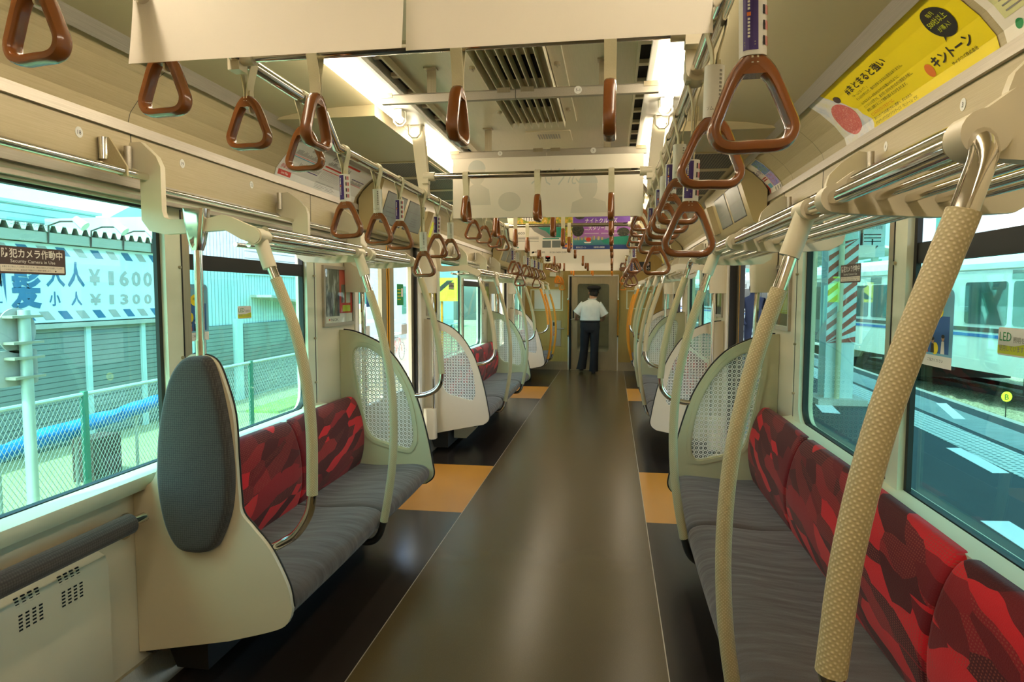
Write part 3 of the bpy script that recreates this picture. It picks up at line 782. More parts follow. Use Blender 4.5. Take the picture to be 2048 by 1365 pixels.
# ---------------------------------------------------------------- luggage racks
def rack(s, y0, y1, brackets, first, lab):
    t = thing('luggage_rack', lab, 'luggage rack', (s*1.05, (y0+y1)/2, 1.6), 'luggage racks')
    fa = y0 if (s < 0 and y0 < 3) else y0+.14
    MB().cyl((s*.81, fa, 1.64), (s*.81, y1-.13 if y1 not in (12.2,) else y1, 1.64), .0165, 18).build('front_rail', 'chrome', t)
    MB().cyl((s*.846, y0+.12, 1.672), (s*.846, y1-.05, 1.672), .0145, 14).build('guard_rail', 'chrome', t)
    for x, z in ((.895, 1.642), (.95, 1.637), (1.005, 1.635), (1.06, 1.637)):
        MB().cyl((s*x, y0+(.28 if s < 0 and y0 < 3 else .06), z), (s*x, y1-.04, z), .0095, 10).build('slat_bar', 'chrome', t)
    MB().cyl((s*1.20, y0+.02, 1.812), (s*1.20, y1-.02, 1.812), .009, 12).build('back_rail', 'chrome', t) if s < 0 else None
    for yb in brackets:
        big = first and yb == brackets[0]
        o2 = [(1.296, 1.90), (1.262, 1.962), (1.222, 1.964), (1.165, 1.912), (1.15, 1.878), (1.150, 1.73), (1.143, 1.708), (1.125, 1.70), (.99, 1.70), (.93, 1.714), (.90, 1.706), (.81, 1.668), (.787, 1.645), (.787, 1.628), (.81, 1.612), (.865, 1.632), (.92, 1.662), (1.14, 1.650), (1.20, 1.662), (1.228, 1.70), (1.228, 1.865)]
        o3 = [(1.296, 1.86), (1.262, 1.945), (1.222, 1.952), (1.165, 1.912), (1.128, 1.872), (1.118, 1.84), (1.118, 1.70), (.99, 1.69), (.87, 1.694), (.845, 1.694), (.81, 1.668), (.787, 1.645), (.787, 1.628), (.81, 1.612), (.88, 1.606), (1.0, 1.60), (1.14, 1.606), (1.18, 1.63), (1.20, 1.70), (1.20, 1.80)]
        mb = MB().prism(o2 if big else o3, lambda u, v, w: (s*u, yb+w, v), -.012, .012)
        mb.cyl((s*.81, yb-.022, 1.64), (s*.81, yb+.022, 1.64), .029, 20)
        mb.build('bracket', 'cream', t)
        MB().cyl((s*1.255, yb-.03, 1.865), (s*1.255, yb-.03, 1.945), .012, 10).build('clip', 'alum', t)
rack(-1, 2.04, 3.84, [2.045, 3.06, 3.74], True, 'left chrome luggage rack above the short bench')
rack(1, .80, 3.84, [.89, 1.42, 2.50, 3.56], False, 'right chrome luggage rack nearest the camera')
for s in (-1, 1):
    rack(s, 5.66, 8.66, [5.67, 6.62, 7.68, 8.62], True, '%s chrome luggage rack between the near and far doors' % SIDE[s])
    rack(s, 10.48, 12.2, [10.49, 11.05, 11.95], True, 'farthest %s luggage rack beside the end wall' % SIDE[s])
# plain safety rail high on the left wall, above the wheelchair space
t = thing('wall_rail', 'chrome rail above the near left window, left of the rack', 'rail', (-1.205, 1.0, 1.845))
MB().cyl((-1.205, -.9, 1.845), (-1.205, 2.04, 1.845), .0125, 14).build('rail', 'chrome', t)
MB().prism([(1.288, 1.88), (1.288, 1.95), (1.25, 1.955), (1.19, 1.86), (1.19, 1.83), (1.215, 1.83)], lambda u, v, w: (-u, 1.93+w, v), -.004, .004).build('bracket', 'beige', t)
MB().cyl((-1.272, 1.93, 1.885), (-1.272, 1.93, 1.955), .017, 12).build('clip', 'chrome', t)

# ---------------------------------------------------------------- wheelchair space: padded bar and heater panel
t = thing('padded_rail', 'grey padded leaning rail under the near left window', 'rail', (-1.2, 1.0, .6))
MB().cyl((-1.195, -.6, .69), (-1.195, 1.88, .69), .034, 22).build('padding', 'pad', t)
MB().sweep([(-1.195, 1.86, .692), (-1.195, 1.945, .692), (-1.20, 1.957, .685), (-1.285, 1.985, .645)], .0145, 12).build('bracket', 'chrome', t)
MB().prism(rrect(1.955, .595, 2.005, .685, .02), lambda u, v, w: (-(1.298-w), u, v), 0, .006).build('mount_plate', 'steel', t)
t = thing('heater_panel', 'white slotted heater panel under the near left window', 'heater', (-1.28, 1.0, .1))
MB().prism([(1.298, .10), (1.298, .60), (1.272, .585), (1.262, .55), (1.262, .14), (1.272, .11)], lambda u, v, w: (-u, w, v), -.6, 1.86).build('casing', 'cream', t)
mb = MB()
for base, n_ in ((1.74, 12),):
    for j in range(9):
        yy = base-j*.145
        for q in range(4):
            for z in (.50, .155):
                for e in range(5):
                    mb.box(-1.2612, yy-q*.022, z+e*.0105-(.0 if z > .3 else 0), -1.2605, yy-q*.022+.012, z+e*.0105+.005)
            for e in range(5):
                mb.box(-1.2695-.0017*e, yy-q*.022, .556+e*.0085, -1.2655-.0017*e, yy-q*.022+.012, .560+e*.0085)
mb.build('slots', 'hole', t)
# ---------------------------------------------------------------- overhead rails
LOWX, LOWZ, HIX, HIZ = .55, 1.94, .53, 2.02
def overhead(s, segs, lab, name='overhead_rail'):
    """segs: list of (y0, y1, 'low'|'high'); neighbours are joined by a cranked elbow"""
    t = thing(name, lab, 'overhead rail', (s*.55, (segs[0][0]+segs[-1][1])/2, 1.94), 'long overhead rails')
    path = []
    for y0, y1, k in segs:
        x, z = (LOWX, LOWZ) if k == 'low' else (HIX, HIZ)
        path += [(s*x, y0, z), (s*x, y1, z)]
    MB().sweep(path, .0165, 16).build('rail', 'chrome', t)
    return t
def post(t, s, y, x=.545, zb=1.94):
    mb = MB().prism([(y-.012, zb-.02), (y+.012, zb-.02), (y+.012, 2.28), (y-.012, 2.28)], lambda u, v, w: (s*(x-.005+w+.07*max(0, (v-2.0))*0), u, v), -.016, .016)
    rings = []
    for z, w in ((zb-.022, .017), (zb+.02, .023), (2.04, .028), (2.2, .03), (2.27, .03)):
        rings.append([(s*(x+dx*w+(z-zb)*.10), y+dy*.017, z) for dx, dy in ((-1, -1), (1, -1), (1, 1), (-1, 1))])
    mb = MB().loft(rings)
    mb.cyl((s*LOWX, y-.028, zb), (s*LOWX, y+.028, zb), .0265, 18)
    mb.build('ceiling_post', 'cream', t)
tL = overhead(-1, [(-.8, 1.95, 'high'), (2.10, 3.74, 'low'), (3.95, 5.55, 'high'), (5.75, 8.62, 'low'), (8.85, 10.75, 'high'), (10.9, 12.3, 'low')], 'left chrome overhead rail carrying a row of hand straps')
tR = overhead(1, [(.45, 3.30, 'low'), (3.55, 5.45, 'high'), (5.65, 8.42, 'low'), (8.65, 10.55, 'high'), (10.75, 12.3, 'low')], 'right chrome overhead rail carrying a row of hand straps')
for y in (3.13, 6.0, 7.9, 11.2): post(tL, -1, y)
for y in (1.53, 3.13, 6.0, 7.9, 11.2): post(tR, 1, y)
BARY = [1.50, 3.12, 3.95, 4.74, 5.42, 6.30, 7.95, 8.80, 9.60, 10.3, 11.3, 12.0]
for i, y in enumerate(BARY):
    t = thing('cross_rail', '%s chrome rail crossing the aisle overhead, counted from the camera' % ORD[i], 'overhead rail', (0, y, HIZ), 'cross rails over the aisle')
    MB().cyl((-.515, y, HIZ), (.515, y, HIZ), .0150, 14).build('rail', 'chrome', t)
    for s in (-1, 1):
        MB().cyl((s*.49, y, HIZ), (s*.545, y, HIZ), .0215, 16).cbox(s*.535, y, HIZ-.01, .03, .036, .05).build('end_joint', 'cream', t)

# ---------------------------------------------------------------- hand straps
def strap_mesh(zt, zb, sleeve, mat, flat):
    """built about the rail axis: rail along y at the origin, handle hanging below"""
    L = zt-zb
    parts = []
    hw, hh = .057, .112
    # handle: rounded triangle ring with a deep flat section
    base = -L+.008
    pts = [(0, base+hh), (.010, base+hh-.003), (.026, base+hh*.80), (.044, base+hh*.42), (.052, base+.024), (.046, base+.007), (.030, base), (0, base), (-.030, base), (-.046, base+.007), (-.052, base+.024), (-.044, base+hh*.42), (-.026, base+hh*.80), (-.010, base+hh-.003)]
    path = [(p.x, 0, p.y) for p in [Vector((q[0], q[1], 0)) for q in [(a[0], a[1]) for a in spline([(x, z, 0) for x, z in pts], 3, True)]]]
    h = MB()
    n = len(path); sec = [(math.cos(2*PI*k/12), math.sin(2*PI*k/12)) for k in range(12)]
    sup = lambda v, e: math.copysign(abs(v)**e, v)
    rings = []
    for i in range(n):
        a, b = Vector(path[i-1]), Vector(path[(i+1) % n]); T = (b-a).normalized(); nx = Vector((T.z, 0, -T.x))
        p = Vector(path[i]); top = max(0, (p.z-(base+hh*.72))/(hh*.28))
        th = .0084+.0030*top; dp = .0140
        rings.append([p+nx*(th*sup(cx, .7))+Vector((0, dp*sup(sy, .7), 0)) for cx, sy in sec])
    bs = [h.add(r) for r in rings]
    for i in range(n):
        for k in range(12):
            k2 = (k+1) % 12; j = (i+1) % n; h.face((bs[i]+k, bs[j]+k, bs[j]+k2, bs[i]+k2))
    h.prism([(-.016, base+hh*.84), (.016, base+hh*.84), (.010, base+hh+.002), (-.010, base+hh+.002)], lambda u, v, w: (u, w, v), -.0125, .0125)
    parts.append(('handle', h, [mat]))
    # belt: loop over the rail, meeting below and passing through the handle
    b = MB()
    R = .0185; top = base+hh-.004
    def ribbon(pl, th=.0026, wd=.0135):
        P = [Vector((p[0], p[1], 0)) for p in pl]; o = []; q = []
        for i in range(len(P)):
            a = P[max(0, i-1)]; e = P[min(len(P)-1, i+1)]; t = (e-a).normalized(); nn = Vector((-t.y, t.x, 0))
            o.append(P[i]+nn*th/2); q.append(P[i]-nn*th/2)
        rr = [[(o[i].x, -wd, o[i].y), (o[i].x, wd, o[i].y), (q[i].x, wd, q[i].y), (q[i].x, -wd, q[i].y)] for i in range(len(P))]
        b.loft(rr)
    loop = [(-.0035, top), (-.0035, -.075), (-.006, -.055), (-R*.95, -.014)]+[(R*math.cos(math.radians(a)), R*math.sin(math.radians(a))) for a in range(190, -11, -20)]+[(R*.95, -.014), (.006, -.055), (.0035, -.075), (.0035, top)]
    ribbon(loop)
    if flat:
        b.prism(rrect(-.0085, -.125, .0085, -.07, .006), lambda u, v, w: (.0055+w, u, v), 0, .004)
    parts.append(('belt', b, ['belt']))
    if sleeve:
        sl_ = MB(); z0 = base+hh+.006; z1 = z0+.092
        ring = lambda z, k=1.0: [(.0175*k*sup(math.cos(2*PI*i/20), .8), .016*k*sup(math.sin(2*PI*i/20), .8), z) for i in range(20)]
        sl_.loft([ring(z0), ring(z0+.001), ring(z1)], 0)
        parts.append(('sleeve', sl_, ['paper2']))
        lb = MB()
        def fn(u, v, w):
            a = -PI/2+u/.0172; return ((.0175+w)*sup(math.cos(a), .8), (.016+w)*sup(math.sin(a), .8), v)
        if sleeve == 'purple':
            for i in range(4):
                rect(lb, fn, -.016+i*.0045, z0+.006, -.016+(i+1)*.0045+.0001, z1-.003, 0, .0006)
            for k in range(6):
                rect(lb, fn, -.0085, z0+.022+k*.0045, -.0055, z0+.025+k*.0045, 1, .0010)
                if k < 5: rect(lb, fn, -.0085, z0+.058+k*.0045, -.0055, z0+.061+k*.0045, 1, .0010)
            rect(lb, fn, -.0095, z0+.050, -.0045, z0+.055, 2, .0010)
            rect(lb, fn, -.014, z0+.012, 0, z0+.0135, 3, .0010); rect(lb, fn, -.014, z0+.0155, 0, z0+.017, 3, .0010)
            for k in range(4):
                for j in range(3): rect(lb, fn, .008+j*.0045, z0+.012+k*.02, .0115+j*.0045, z0+.024+k*.02, (4, 5, 6)[j], .0008)
        else:
            text(lb, 'ソムリエ', fn, -.012, z0+.012, .006, 4, .024, 'l', .0008)
            for k in range(8): rect(lb, fn, .005, z0+.030+k*.007, .010, z0+.034+k*.007, 3, .0008)
        parts.append(('label', lb, ['purple', 'whiteink', 'orangeink', 'greyink', 'ink', 'pinkink', 'redink']))
    return parts
_proto = {}
def strap(x, y, zt, zb, lab, sleeve=None, lateral=False, mat='brown', group='hand straps'):
    key = (round(zt-zb, 3), sleeve, mat, lateral)
    if key not in _proto:
        t = thing('hand_strap', lab, 'hand strap', (0, 0, 0), group)
        sl_o = None
        for nm, mb, mats in strap_mesh(zt, zb, sleeve, mat, True):
            o = mb.build(nm, mats, sl_o if nm == 'label' else t, 40)
            if nm == 'sleeve': sl_o = o; o['label'] = 'clear advert sleeve' if False else 'white advert sleeve'
        _proto[key] = t
    else:
        t = copy_tree(_proto[key])
    t.location = (x, y, zt); t.rotation_euler = (0, 0, PI/2 if lateral else 0)
    t['label'] = lab; t['group'] = group; t['category'] = 'hand strap'
    return t
def row(s, ys, k, first, grp, words, sleeves=False, mat='brown'):
    n = 0
    for v in ys:
        y, long_ = (v[0], True) if isinstance(v, tuple) else (v, False)
        x, zt = (LOWX, LOWZ) if k == 'low' else (HIX, HIZ)
        zb = {'low': 1.64, 'high': 1.807}[k]
        if long_: zb = 1.532
        sl_ = None
        if sleeves: sl_ = 'purple' if n % 2 == first else 'white'
        lab = words % ORD[n]
        if long_: lab += ', hung low'
        st = strap(s*x, y, zt, zb, lab, sl_, False, mat, grp)
        st.rotation_euler = (0, random.uniform(-.03, .03), random.uniform(-.12, .12)+(0 if s > 0 else -.05))
        n += 1
row(-1, [.927, 1.228, 1.537, 1.826], 'high', 0, 'high straps at the near left', '%s brown hand strap from the camera on the high near left rail')
row(-1, [2.164, 2.481, 2.757, (3.096,), 3.375, 3.66], 'low', 0, 'sleeved straps on the near left rail', '%s sleeved brown strap on the left rail before the near door', True)
row(-1, [4.21, 4.57, 4.96, 5.32], 'high', 0, 'high straps by the near left door', '%s brown strap on the high rail beside the near left door')
row(-1, [6.04, 6.33, (6.5,), 6.84, 7.18, 7.49, 7.8, (8.0,), 8.2, 8.5], 'low', 0, 'sleeved straps on the far left rail', '%s sleeved brown strap on the left rail between the two doors', True)
row(-1, [9.3, 9.68, 10.09, 10.54], 'high', 0, 'high straps by the far left door', '%s brown strap on the high rail beside the far left door')
row(1, [.945, 1.252, (1.546,), 1.874, 2.144, 2.36, 2.639, (2.91,), 3.19], 'low', 0, 'sleeved straps on the near right rail', '%s sleeved brown strap from the camera on the near right rail', True)
row(1, [3.80, 4.18, 4.65, 5.2], 'high', 0, 'high straps by the near right door', '%s brown strap on the high rail beside the near right door')
row(1, [5.77, 6.1, (6.32,), 6.7, 7.0, 7.3, (7.73,), 8.1], 'low', 0, 'sleeved straps on the far right rail', '%s sleeved brown strap on the right rail between the two doors', True)
row(1, [8.95, 9.3, 9.7, 10.1], 'high', 0, 'high straps by the far right door', '%s brown strap on the high rail beside the far right door')
row(-1, [10.95, 11.15, 11.35, 11.55, 11.8, (12.2,)], 'low', 0, 'orange straps at the far left', '%s orange hand strap on the left rail beside the end wall', False, 'orange')
row(1, [11.1, 11.5, 11.9, (12.25,)], 'low', 0, 'orange straps at the far right', '%s orange hand strap on the right rail beside the end wall', False, 'orange')
for i, y in enumerate(BARY):
    if i in (9,): continue
    for x, w in ((-.335, 'left'), (.013, 'middle'), (.36, 'right')):
        org = y > 11
        st = strap(x, y, HIZ, 1.795, '%s %s hand strap on the %s cross rail over the aisle' % (w, 'orange' if org else 'brown', ORD[i]), None, True, 'orange' if org else 'brown', 'straps on the cross rails')
        st.rotation_euler[2] = PI/2+random.uniform(-.06, .06)
# ---------------------------------------------------------------- hanging advertisements in their clamps
def clamp(y, z, x0, x1, lab, two=True):
    t = thing('advert_clamp', lab, 'advert clamp', ((x0+x1)/2, y, z), 'clamps for hanging advertisements')
    m = (x0+x1)/2
    mb = MB()
    for a, b in ((x0, m-.001), (m+.001, x1)):
        mb.prism([(y-.012, z), (y+.012, z), (y+.012, z+.03), (y+.006, z+.036), (y-.006, z+.036), (y-.012, z+.03)], lambda u, v, w: (w, u, v), a, b)
    mb.build('clamp_bar', 'alum', t)
    for a in (x0+.02, m-.045, m+.045, x1-.03):
        MB().box(a-.025, y-.0145, z+.022, a+.025, y-.010, z+.04).build('spring_clip', 'steel', t)
    for a in (x0+.20, x1-.20):
        MB().box(a-.018, y-.002, z+.03, a+.018, y+.002, 2.316).box(a-.024, y-.03, 2.309, a+.024, y+.012, 2.316).build('hanger', 'steel', t)
    return t
def sheet(x0, x1, y, zb, zt, lab, mat='paper', bow=.0, curl=0.0, name='hanging_advert'):
    t = thing(name, lab, 'advertisement', ((x0+x1)/2, y, zb), None)
    nx, nz = 16, 10
    def P(u, v, w):
        k = (u-x0)/(x1-x0); q = 1-(v-zb)/(zt-zb)
        return (u, y-w+bow*math.sin(PI*k)*q-curl*q*q, v)
    mb = MB()
    for side in (0, .0006):
        for i in range(nx):
            for j in range(nz):
                a, b = x0+(x1-x0)*i/nx, x0+(x1-x0)*(i+1)/nx; e, f = zb+(zt-zb)*j/nz, zb+(zt-zb)*(j+1)/nz
                mb.poly([P(a, e, side), P(b, e, side), P(b, f, side), P(a, f, side)])
    mb.build('sheet', mat, t, 60)
    return t, P
clamp(1.19, 2.20, -.58, .58, 'clamp bar over the large blank sheet hanging nearest the camera')
t, P = sheet(-.552, -.008, 1.185, 1.887, 2.215, 'left blank cream back of the advertisement hanging nearest the camera', curl=.03)
t, P = sheet(-.007, .534, 1.187, 1.890, 2.215, 'right blank cream back of the advertisement hanging nearest the camera', curl=.01)
t = clamp(2.50, 2.188, -.53, .53, 'empty clamp bar with a round number sticker below the air vent')
mb = MB(); fn = lambda u, v, w: (u, 2.487-w, v)
shape(mb, fn, ell(.235, 2.207, .0145, .0145), 0); text(mb, '5-1', fn, .235, 2.202, .0105, 1, .016, 'c', .001)
mb.build('number_sticker', ['paper2', 'ink'], t)
cl = clamp(3.43, 2.165, -.485, .535, 'clamp bar with stickers over the faintly printed sheet')
mb = MB(); fn = lambda u, v, w: (u, 3.417-w, v)
shape(mb, fn, ell(-.22, 2.185, .0125, .0125), 0); text(mb, '9', fn, -.22, 2.180, .0105, 1, None, 'c', .001)
shape(mb, fn, ell(.265, 2.185, .0145, .0145), 0); text(mb, '7', fn, .265, 2.180, .0105, 1, None, 'c', .001)
mb.build('number_sticker', ['paper2', 'ink'], cl)
M['ghost'] = simple('faint_print', c('#d9d2c0'), .6, var=.03)
M['ghost2'] = simple('faint_grey_print', c('#cfcfc2'), .6, var=.05)
t, P = sheet(-.475, .022, 3.42, 1.852, 2.185, 'left sheet with faint show-through print of a head behind the second cross rail')
Pm = lambda u, v, w: P(2*.04-u if False else u, v, w)
mb = MB()
def headshape(cx, cz, k=1.0):
    shape(mb, P, ell(cx, cz, .045*k, .062*k, 28), 0, .001)
    shape(mb, P, [(cx+.047*k*math.cos(a), cz+.02*k+.05*k*math.sin(a)) for a in [PI*i/14 for i in range(15)]], 1, .0014)
headshape(-.345, 2.085); shape(mb, P, [(-.42, 1.92), (-.41, 2.0), (-.36, 2.03), (-.33, 2.03), (-.28, 2.0), (-.27, 1.92)], 0, .0008)
shape(mb, P, ell(-.17, 1.935, .06, .05, 28), 0, .001); mb.build('faint_print', ['ghost', 'ghost2'], t)
t, P = sheet(.022, .52, 3.42, 1.85, 2.183, 'right sheet with faint mirrored lettering and a head behind the second cross rail')
mb = MB(); headshape(.24, 2.0, 1.05); shape(mb, P, [(.15, 1.87), (.16, 1.925), (.21, 1.945), (.27, 1.945), (.33, 1.925), (.34, 1.87)], 0, .0008)
Pmir = lambda u, v, w: P(.26-u, v, w)
text(mb, 'ふくりま', Pmir, .065, 2.02, .075, 1, .25, 'l', .0012)
mb.build('faint_print', ['ghost', 'ghost2'], t)

# the colourful pair
def photo_mat(name, stops, scale=(9, 9, 9), seed=0):
    n = N(name); v = n.coord('Object', scale); f = n.noise(v, 1.6, 6, .62)
    return n.done(n.bsdf(n.ramp(f, stops), .5).outputs[0])
M['foliage_print'] = photo_mat('foliage_print', [(.30, c('#4f6a22')), (.45, c('#8d9a2c')), (.55, c('#d3a01f')), (.7, c('#e7d28a'))], (22, 22, 22))
M['dusk_print'] = None
n = N('dusk_print'); sp = n.n('ShaderNodeSeparateXYZ'); n.l(n.coord('Object'), sp.inputs[0])
M['dusk_print'] = n.done(n.bsdf(n.ramp(n.math('MULTIPLY_ADD', sp.outputs[2], 3.2, 0.0), [(.10, c('#2f6d78')), (.26, c('#4a8d8d')), (.34, c('#a06fa8')), (.5, c('#a562ad')), (.8, c('#6a3f9a'))]), .5).outputs[0])
M['night_print'] = photo_mat('night_print', [(.4, c('#1c2418')), (.62, c('#4a4632')), (.75, c('#d8c98a'))], (40, 40, 40))
M['navy'] = simple('navy_print', c('#27407a'), .5)
M['city_print'] = photo_mat('city_print', [(.35, c('#5d8a6a')), (.5, c('#b8a06a')), (.65, c('#c9c08a'))], (60, 60, 6))
cl = clamp(5.61, 2.145, -.475, .525, 'clamp bar over the pair of colourful hanging advertisements')
t, P = sheet(-.465, .028, 5.60, 1.832, 2.16, 'white hanging advertisement with autumn trees and a green diagonal')
mb = MB()
shape(mb, P, [(-.465, 2.16), (.028, 2.16), (.028, 1.84), (-.06, 1.84), (-.06, 1.93), (-.13, 1.95), (-.30, 2.03), (-.44, 2.055), (-.465, 2.06)], 0, .001)
shape(mb, P, [(-.41, 2.10), (-.36, 2.125), (-.25, 2.125), (-.22, 2.10), (-.25, 2.075), (-.36, 2.075)], 1, .0014)
for k in range(7): rect(mb, P, -.39+k*.022, 2.078, -.385+k*.022, 2.12, 6, .002)
shape(mb, P, [(-.33, 2.045), (-.06, 2.05), (-.06, 1.935), (-.14, 1.935), (-.26, 2.0)], 2, .0014)
shape(mb, P, [(-.34, 2.04), (-.30, 2.042), (-.25, 2.01), (-.2, 1.99), (-.14, 1.935), (-.2, 1.935), (-.3, 1.99)], 3, .0018)
text(mb, 'eco', P, -.44, 1.965, .03, 4, .06, 'l', .0015)
for k in range(4): rect(mb, P, -.44, 1.94-k*.012, -.26, 1.943-k*.012, 4, .0015)
rect(mb, P, -.225, 1.922, -.085, 1.93, 2, .0016)
rect(mb, P, -.228, 1.85, -.155, 1.91, 5, .0016); rect(mb, P, -.145, 1.85, -.072, 1.91, 5, .0016)
rect(mb, P, -.055, 1.84, .026, 1.885, 7, .0016); shape(mb, P, ell(-.015, 1.862, .045, .012), 8, .0018)
shape(mb, P, ell(-.44, 1.853, .006, .006), 2, .0016)
mb.build('print', ['foliage_print', 'white', 'teal', 'greyink', 'ink', 'screen', 'brownprint', 'navy', 'orangeink'], t)
t, P = sheet(.030, .518, 5.60, 1.83, 2.16, 'purple hanging advertisement of a night cruise past a city skyline')
mb = MB()
rect(mb, P, .032, 1.832, .512, 2.158, 0, .0008, 4)
shape(mb, P, ell(.075, 1.995, .05, .055, 28), 1, .0012); shape(mb, P, ell(.455, 1.975, .052, .038, 28), 1, .0012); shape(mb, P, ell(.09, 2.13, .05, .045, 28), 1, .0012)
for k, (x, h) in enumerate([(.045, .02), (.07, .03), (.1, .022), (.13, .03), (.17, .026), (.2, .035), (.24, .03), (.27, .024)]):
    rect(mb, P, x, 1.91, x+.018, 1.91+h, 2, .0012)
shape(mb, P, [(.27, 1.905), (.36, 1.935), (.512, 1.945), (.512, 1.87), (.3, 1.88)], 3, .0012)
shape(mb, P, [(.135, 1.885), (.18, 1.885), (.19, 1.895), (.125, 1.895)], 4, .0014); shape(mb, P, ell(.165, 1.915, .022, .018), 5, .0014)
rect(mb, P, .032, 1.832, .512, 1.868, 6, .0014, 4)
text(mb, 'ナイトクルーズ', P, .27, 2.055, .035, 4, .27, 'c', .0016)
text(mb, '二大タワー周遊便', P, .265, 1.995, .035, 4, .27, 'c', .0016)
text(mb, '東京水辺ライン', P, .06, 1.843, .013, 4, .085, 'l', .0018); text(mb, '0800-8888', P, .21, 1.843, .015, 4, .09, 'l', .0018)
for q in ((.13, .25), (.27, .42)): rect(mb, P, q[0], 1.965, q[1], 1.968, 4, .0016)
mb.build('print', ['dusk_print', 'night_print', 'city_print', 'teal', 'whiteink', 'redprint', 'navy'], t)
# farther ones
def pair(y, zb, x0, x1, la, lb, deco=None, full=False):
    clamp(y+.01, zb+.315, x0, x1, 'clamp bar over the %s' % la)
    m = (x0+x1)/2
    if full:
        t, P = sheet(x0+.01, x1-.01, y, zb, zb+.33, la)
        return
    t, P = sheet(x0+.01, m, y, zb, zb+.33, la)
    mb = MB(); mats = deco(mb, P, x0+.01, m, zb)
    mb.build('print', mats, t)
    sheet(m+.002, x1-.01, y, zb+.001, zb+.33, lb)
def deco5(mb, P, x0, x1, zb):
    rect(mb, P, x0, zb+.003, x1, zb+.018, 0); text(mb, '0120-5409-2109', P, x0+.2, zb+.028, .018, 1, .17)
    text(mb, '東京都水道局', P, x0+.05, zb+.03, .016, 1, .1); shape(mb, P, ell(x0+.03, zb+.038, .014, .010), 0)
    return ['purple', 'ink']
def deco6(mb, P, x0, x1, zb):
    shape(mb, P, rrect(x0+.02, zb+.02, x0+.085, zb+.125, .02), 1); rect(mb, P, x0+.032, zb+.075, x0+.073, zb+.11, 0, .0014)
    shape(mb, P, ell(x0+.033, zb+.045, .007, .007), 2, .0014); shape(mb, P, ell(x0+.072, zb+.045, .007, .007), 2, .0014)
    text(mb, '電車内での', P, x0+.11, zb+.095, .017, 1, .12); text(mb, '盗撮は犯罪です', P, x0+.24, zb+.095, .017, 0, .22)
    for k in range(4): rect(mb, P, x0+.16, zb+.03+k*.013, x1-.03, zb+.034+k*.013, 1)
    return ['redink', 'ink', 'whiteink']
pair(6.60, 1.838, -.47, .54, 'white hanging advertisement with a purple line along its foot', 'blank sheet beside the advertisement with a purple foot line', deco5)
pair(8.10, 1.838, -.49, .53, 'hanging notice with a small train front drawing and red lettering', 'blank grey sheet beside the notice with the train drawing', deco6)
pair(10.40, 1.830, -.47, .55, 'farthest blank white hanging sheet before the end wall', '', None, True)

# ---------------------------------------------------------------- cards on the sloped panels
PROF = [(1.300, 2.03), (1.286, 2.075), (1.246, 2.125), (1.19, 2.175), (1.13, 2.216)]
_pl = [0.0]
for a, b in zip(PROF, PROF[1:]): _pl.append(_pl[-1]+math.hypot(b[0]-a[0], b[1]-a[1]))
def slope(s, flip=False):
    """u runs along the car in reading direction, v up the curved panel"""
    def fn(u, v, w):
        v = max(0.0, min(v, _pl[-1]))
        for i in range(len(PROF)-1):
            if v <= _pl[i+1]+1e-9:
                k = (v-_pl[i])/(_pl[i+1]-_pl[i]); x = PROF[i][0]+(PROF[i+1][0]-PROF[i][0])*k; z = PROF[i][1]+(PROF[i+1][1]-PROF[i][1])*k
                dx, dz = PROF[i+1][0]-PROF[i][0], PROF[i+1][1]-PROF[i][1]; L = math.hypot(dx, dz)
                w2 = w+.0025
                return (s*(x-dz/L*w2), u if s < 0 else -u, z+dx/L*w2)
    return fn
def card(s, y0, y1, lab, mats, deco, v1=None):
    t = thing('advert_card', lab, 'advertisement', (s*1.25, (y0+y1)/2, 2.03), 'advertisement cards above the windows')
    fn = slope(s); u0, u1 = (y0, y1) if s < 0 else (-y1, -y0); H = v1 or _pl[-1]
    vs = sorted(set([0, H]+[v for v in _pl if 0 < v < H]))
    mb = MB()
    for a, b in zip(vs, vs[1:]):
        for w in (-.0005, 0): mb.poly([fn(u0, a, w), fn(u1, a, w), fn(u1, b, w), fn(u0, b, w)])
    mb.build('sheet', mats[0], t, 70)
    mb = MB(); deco(mb, fn, u0, u1, H); mb.build('print', mats[1:], t, 70)
def bend_rect(mb, fn, u0, v0, u1, v1, m, lift=.0006):
    vs = sorted(set([v0, v1]+[v for v in _pl if v0 < v < v1]))
    for a, b in zip(vs, vs[1:]): rect(mb, fn, u0, a, u1, b, m, lift)
def bend_shape(mb, fn, pts, m, lift=.0009, sub=1):
    """fan-filled outline subdivided so that it follows the curve"""
    cx = sum(p[0] for p in pts)/len(pts); cy = sum(p[1] for p in pts)/len(pts); n = len(pts)
    K = 5
    for i in range(n):
        a, b = pts[i], pts[(i+1) % n]
        for k in range(K):
            f0, f1 = k/K, (k+1)/K
            q = [(cx+(a[0]-cx)*f0, cy+(a[1]-cy)*f0), (cx+(b[0]-cx)*f0, cy+(b[1]-cy)*f0), (cx+(b[0]-cx)*f1, cy+(b[1]-cy)*f1), (cx+(a[0]-cx)*f1, cy+(a[1]-cy)*f1)]
            if k == 0: q = q[1:] if False else [q[0], q[2], q[3]]
            mb.poly([fn(p[0], p[1], lift) for p in q], m)
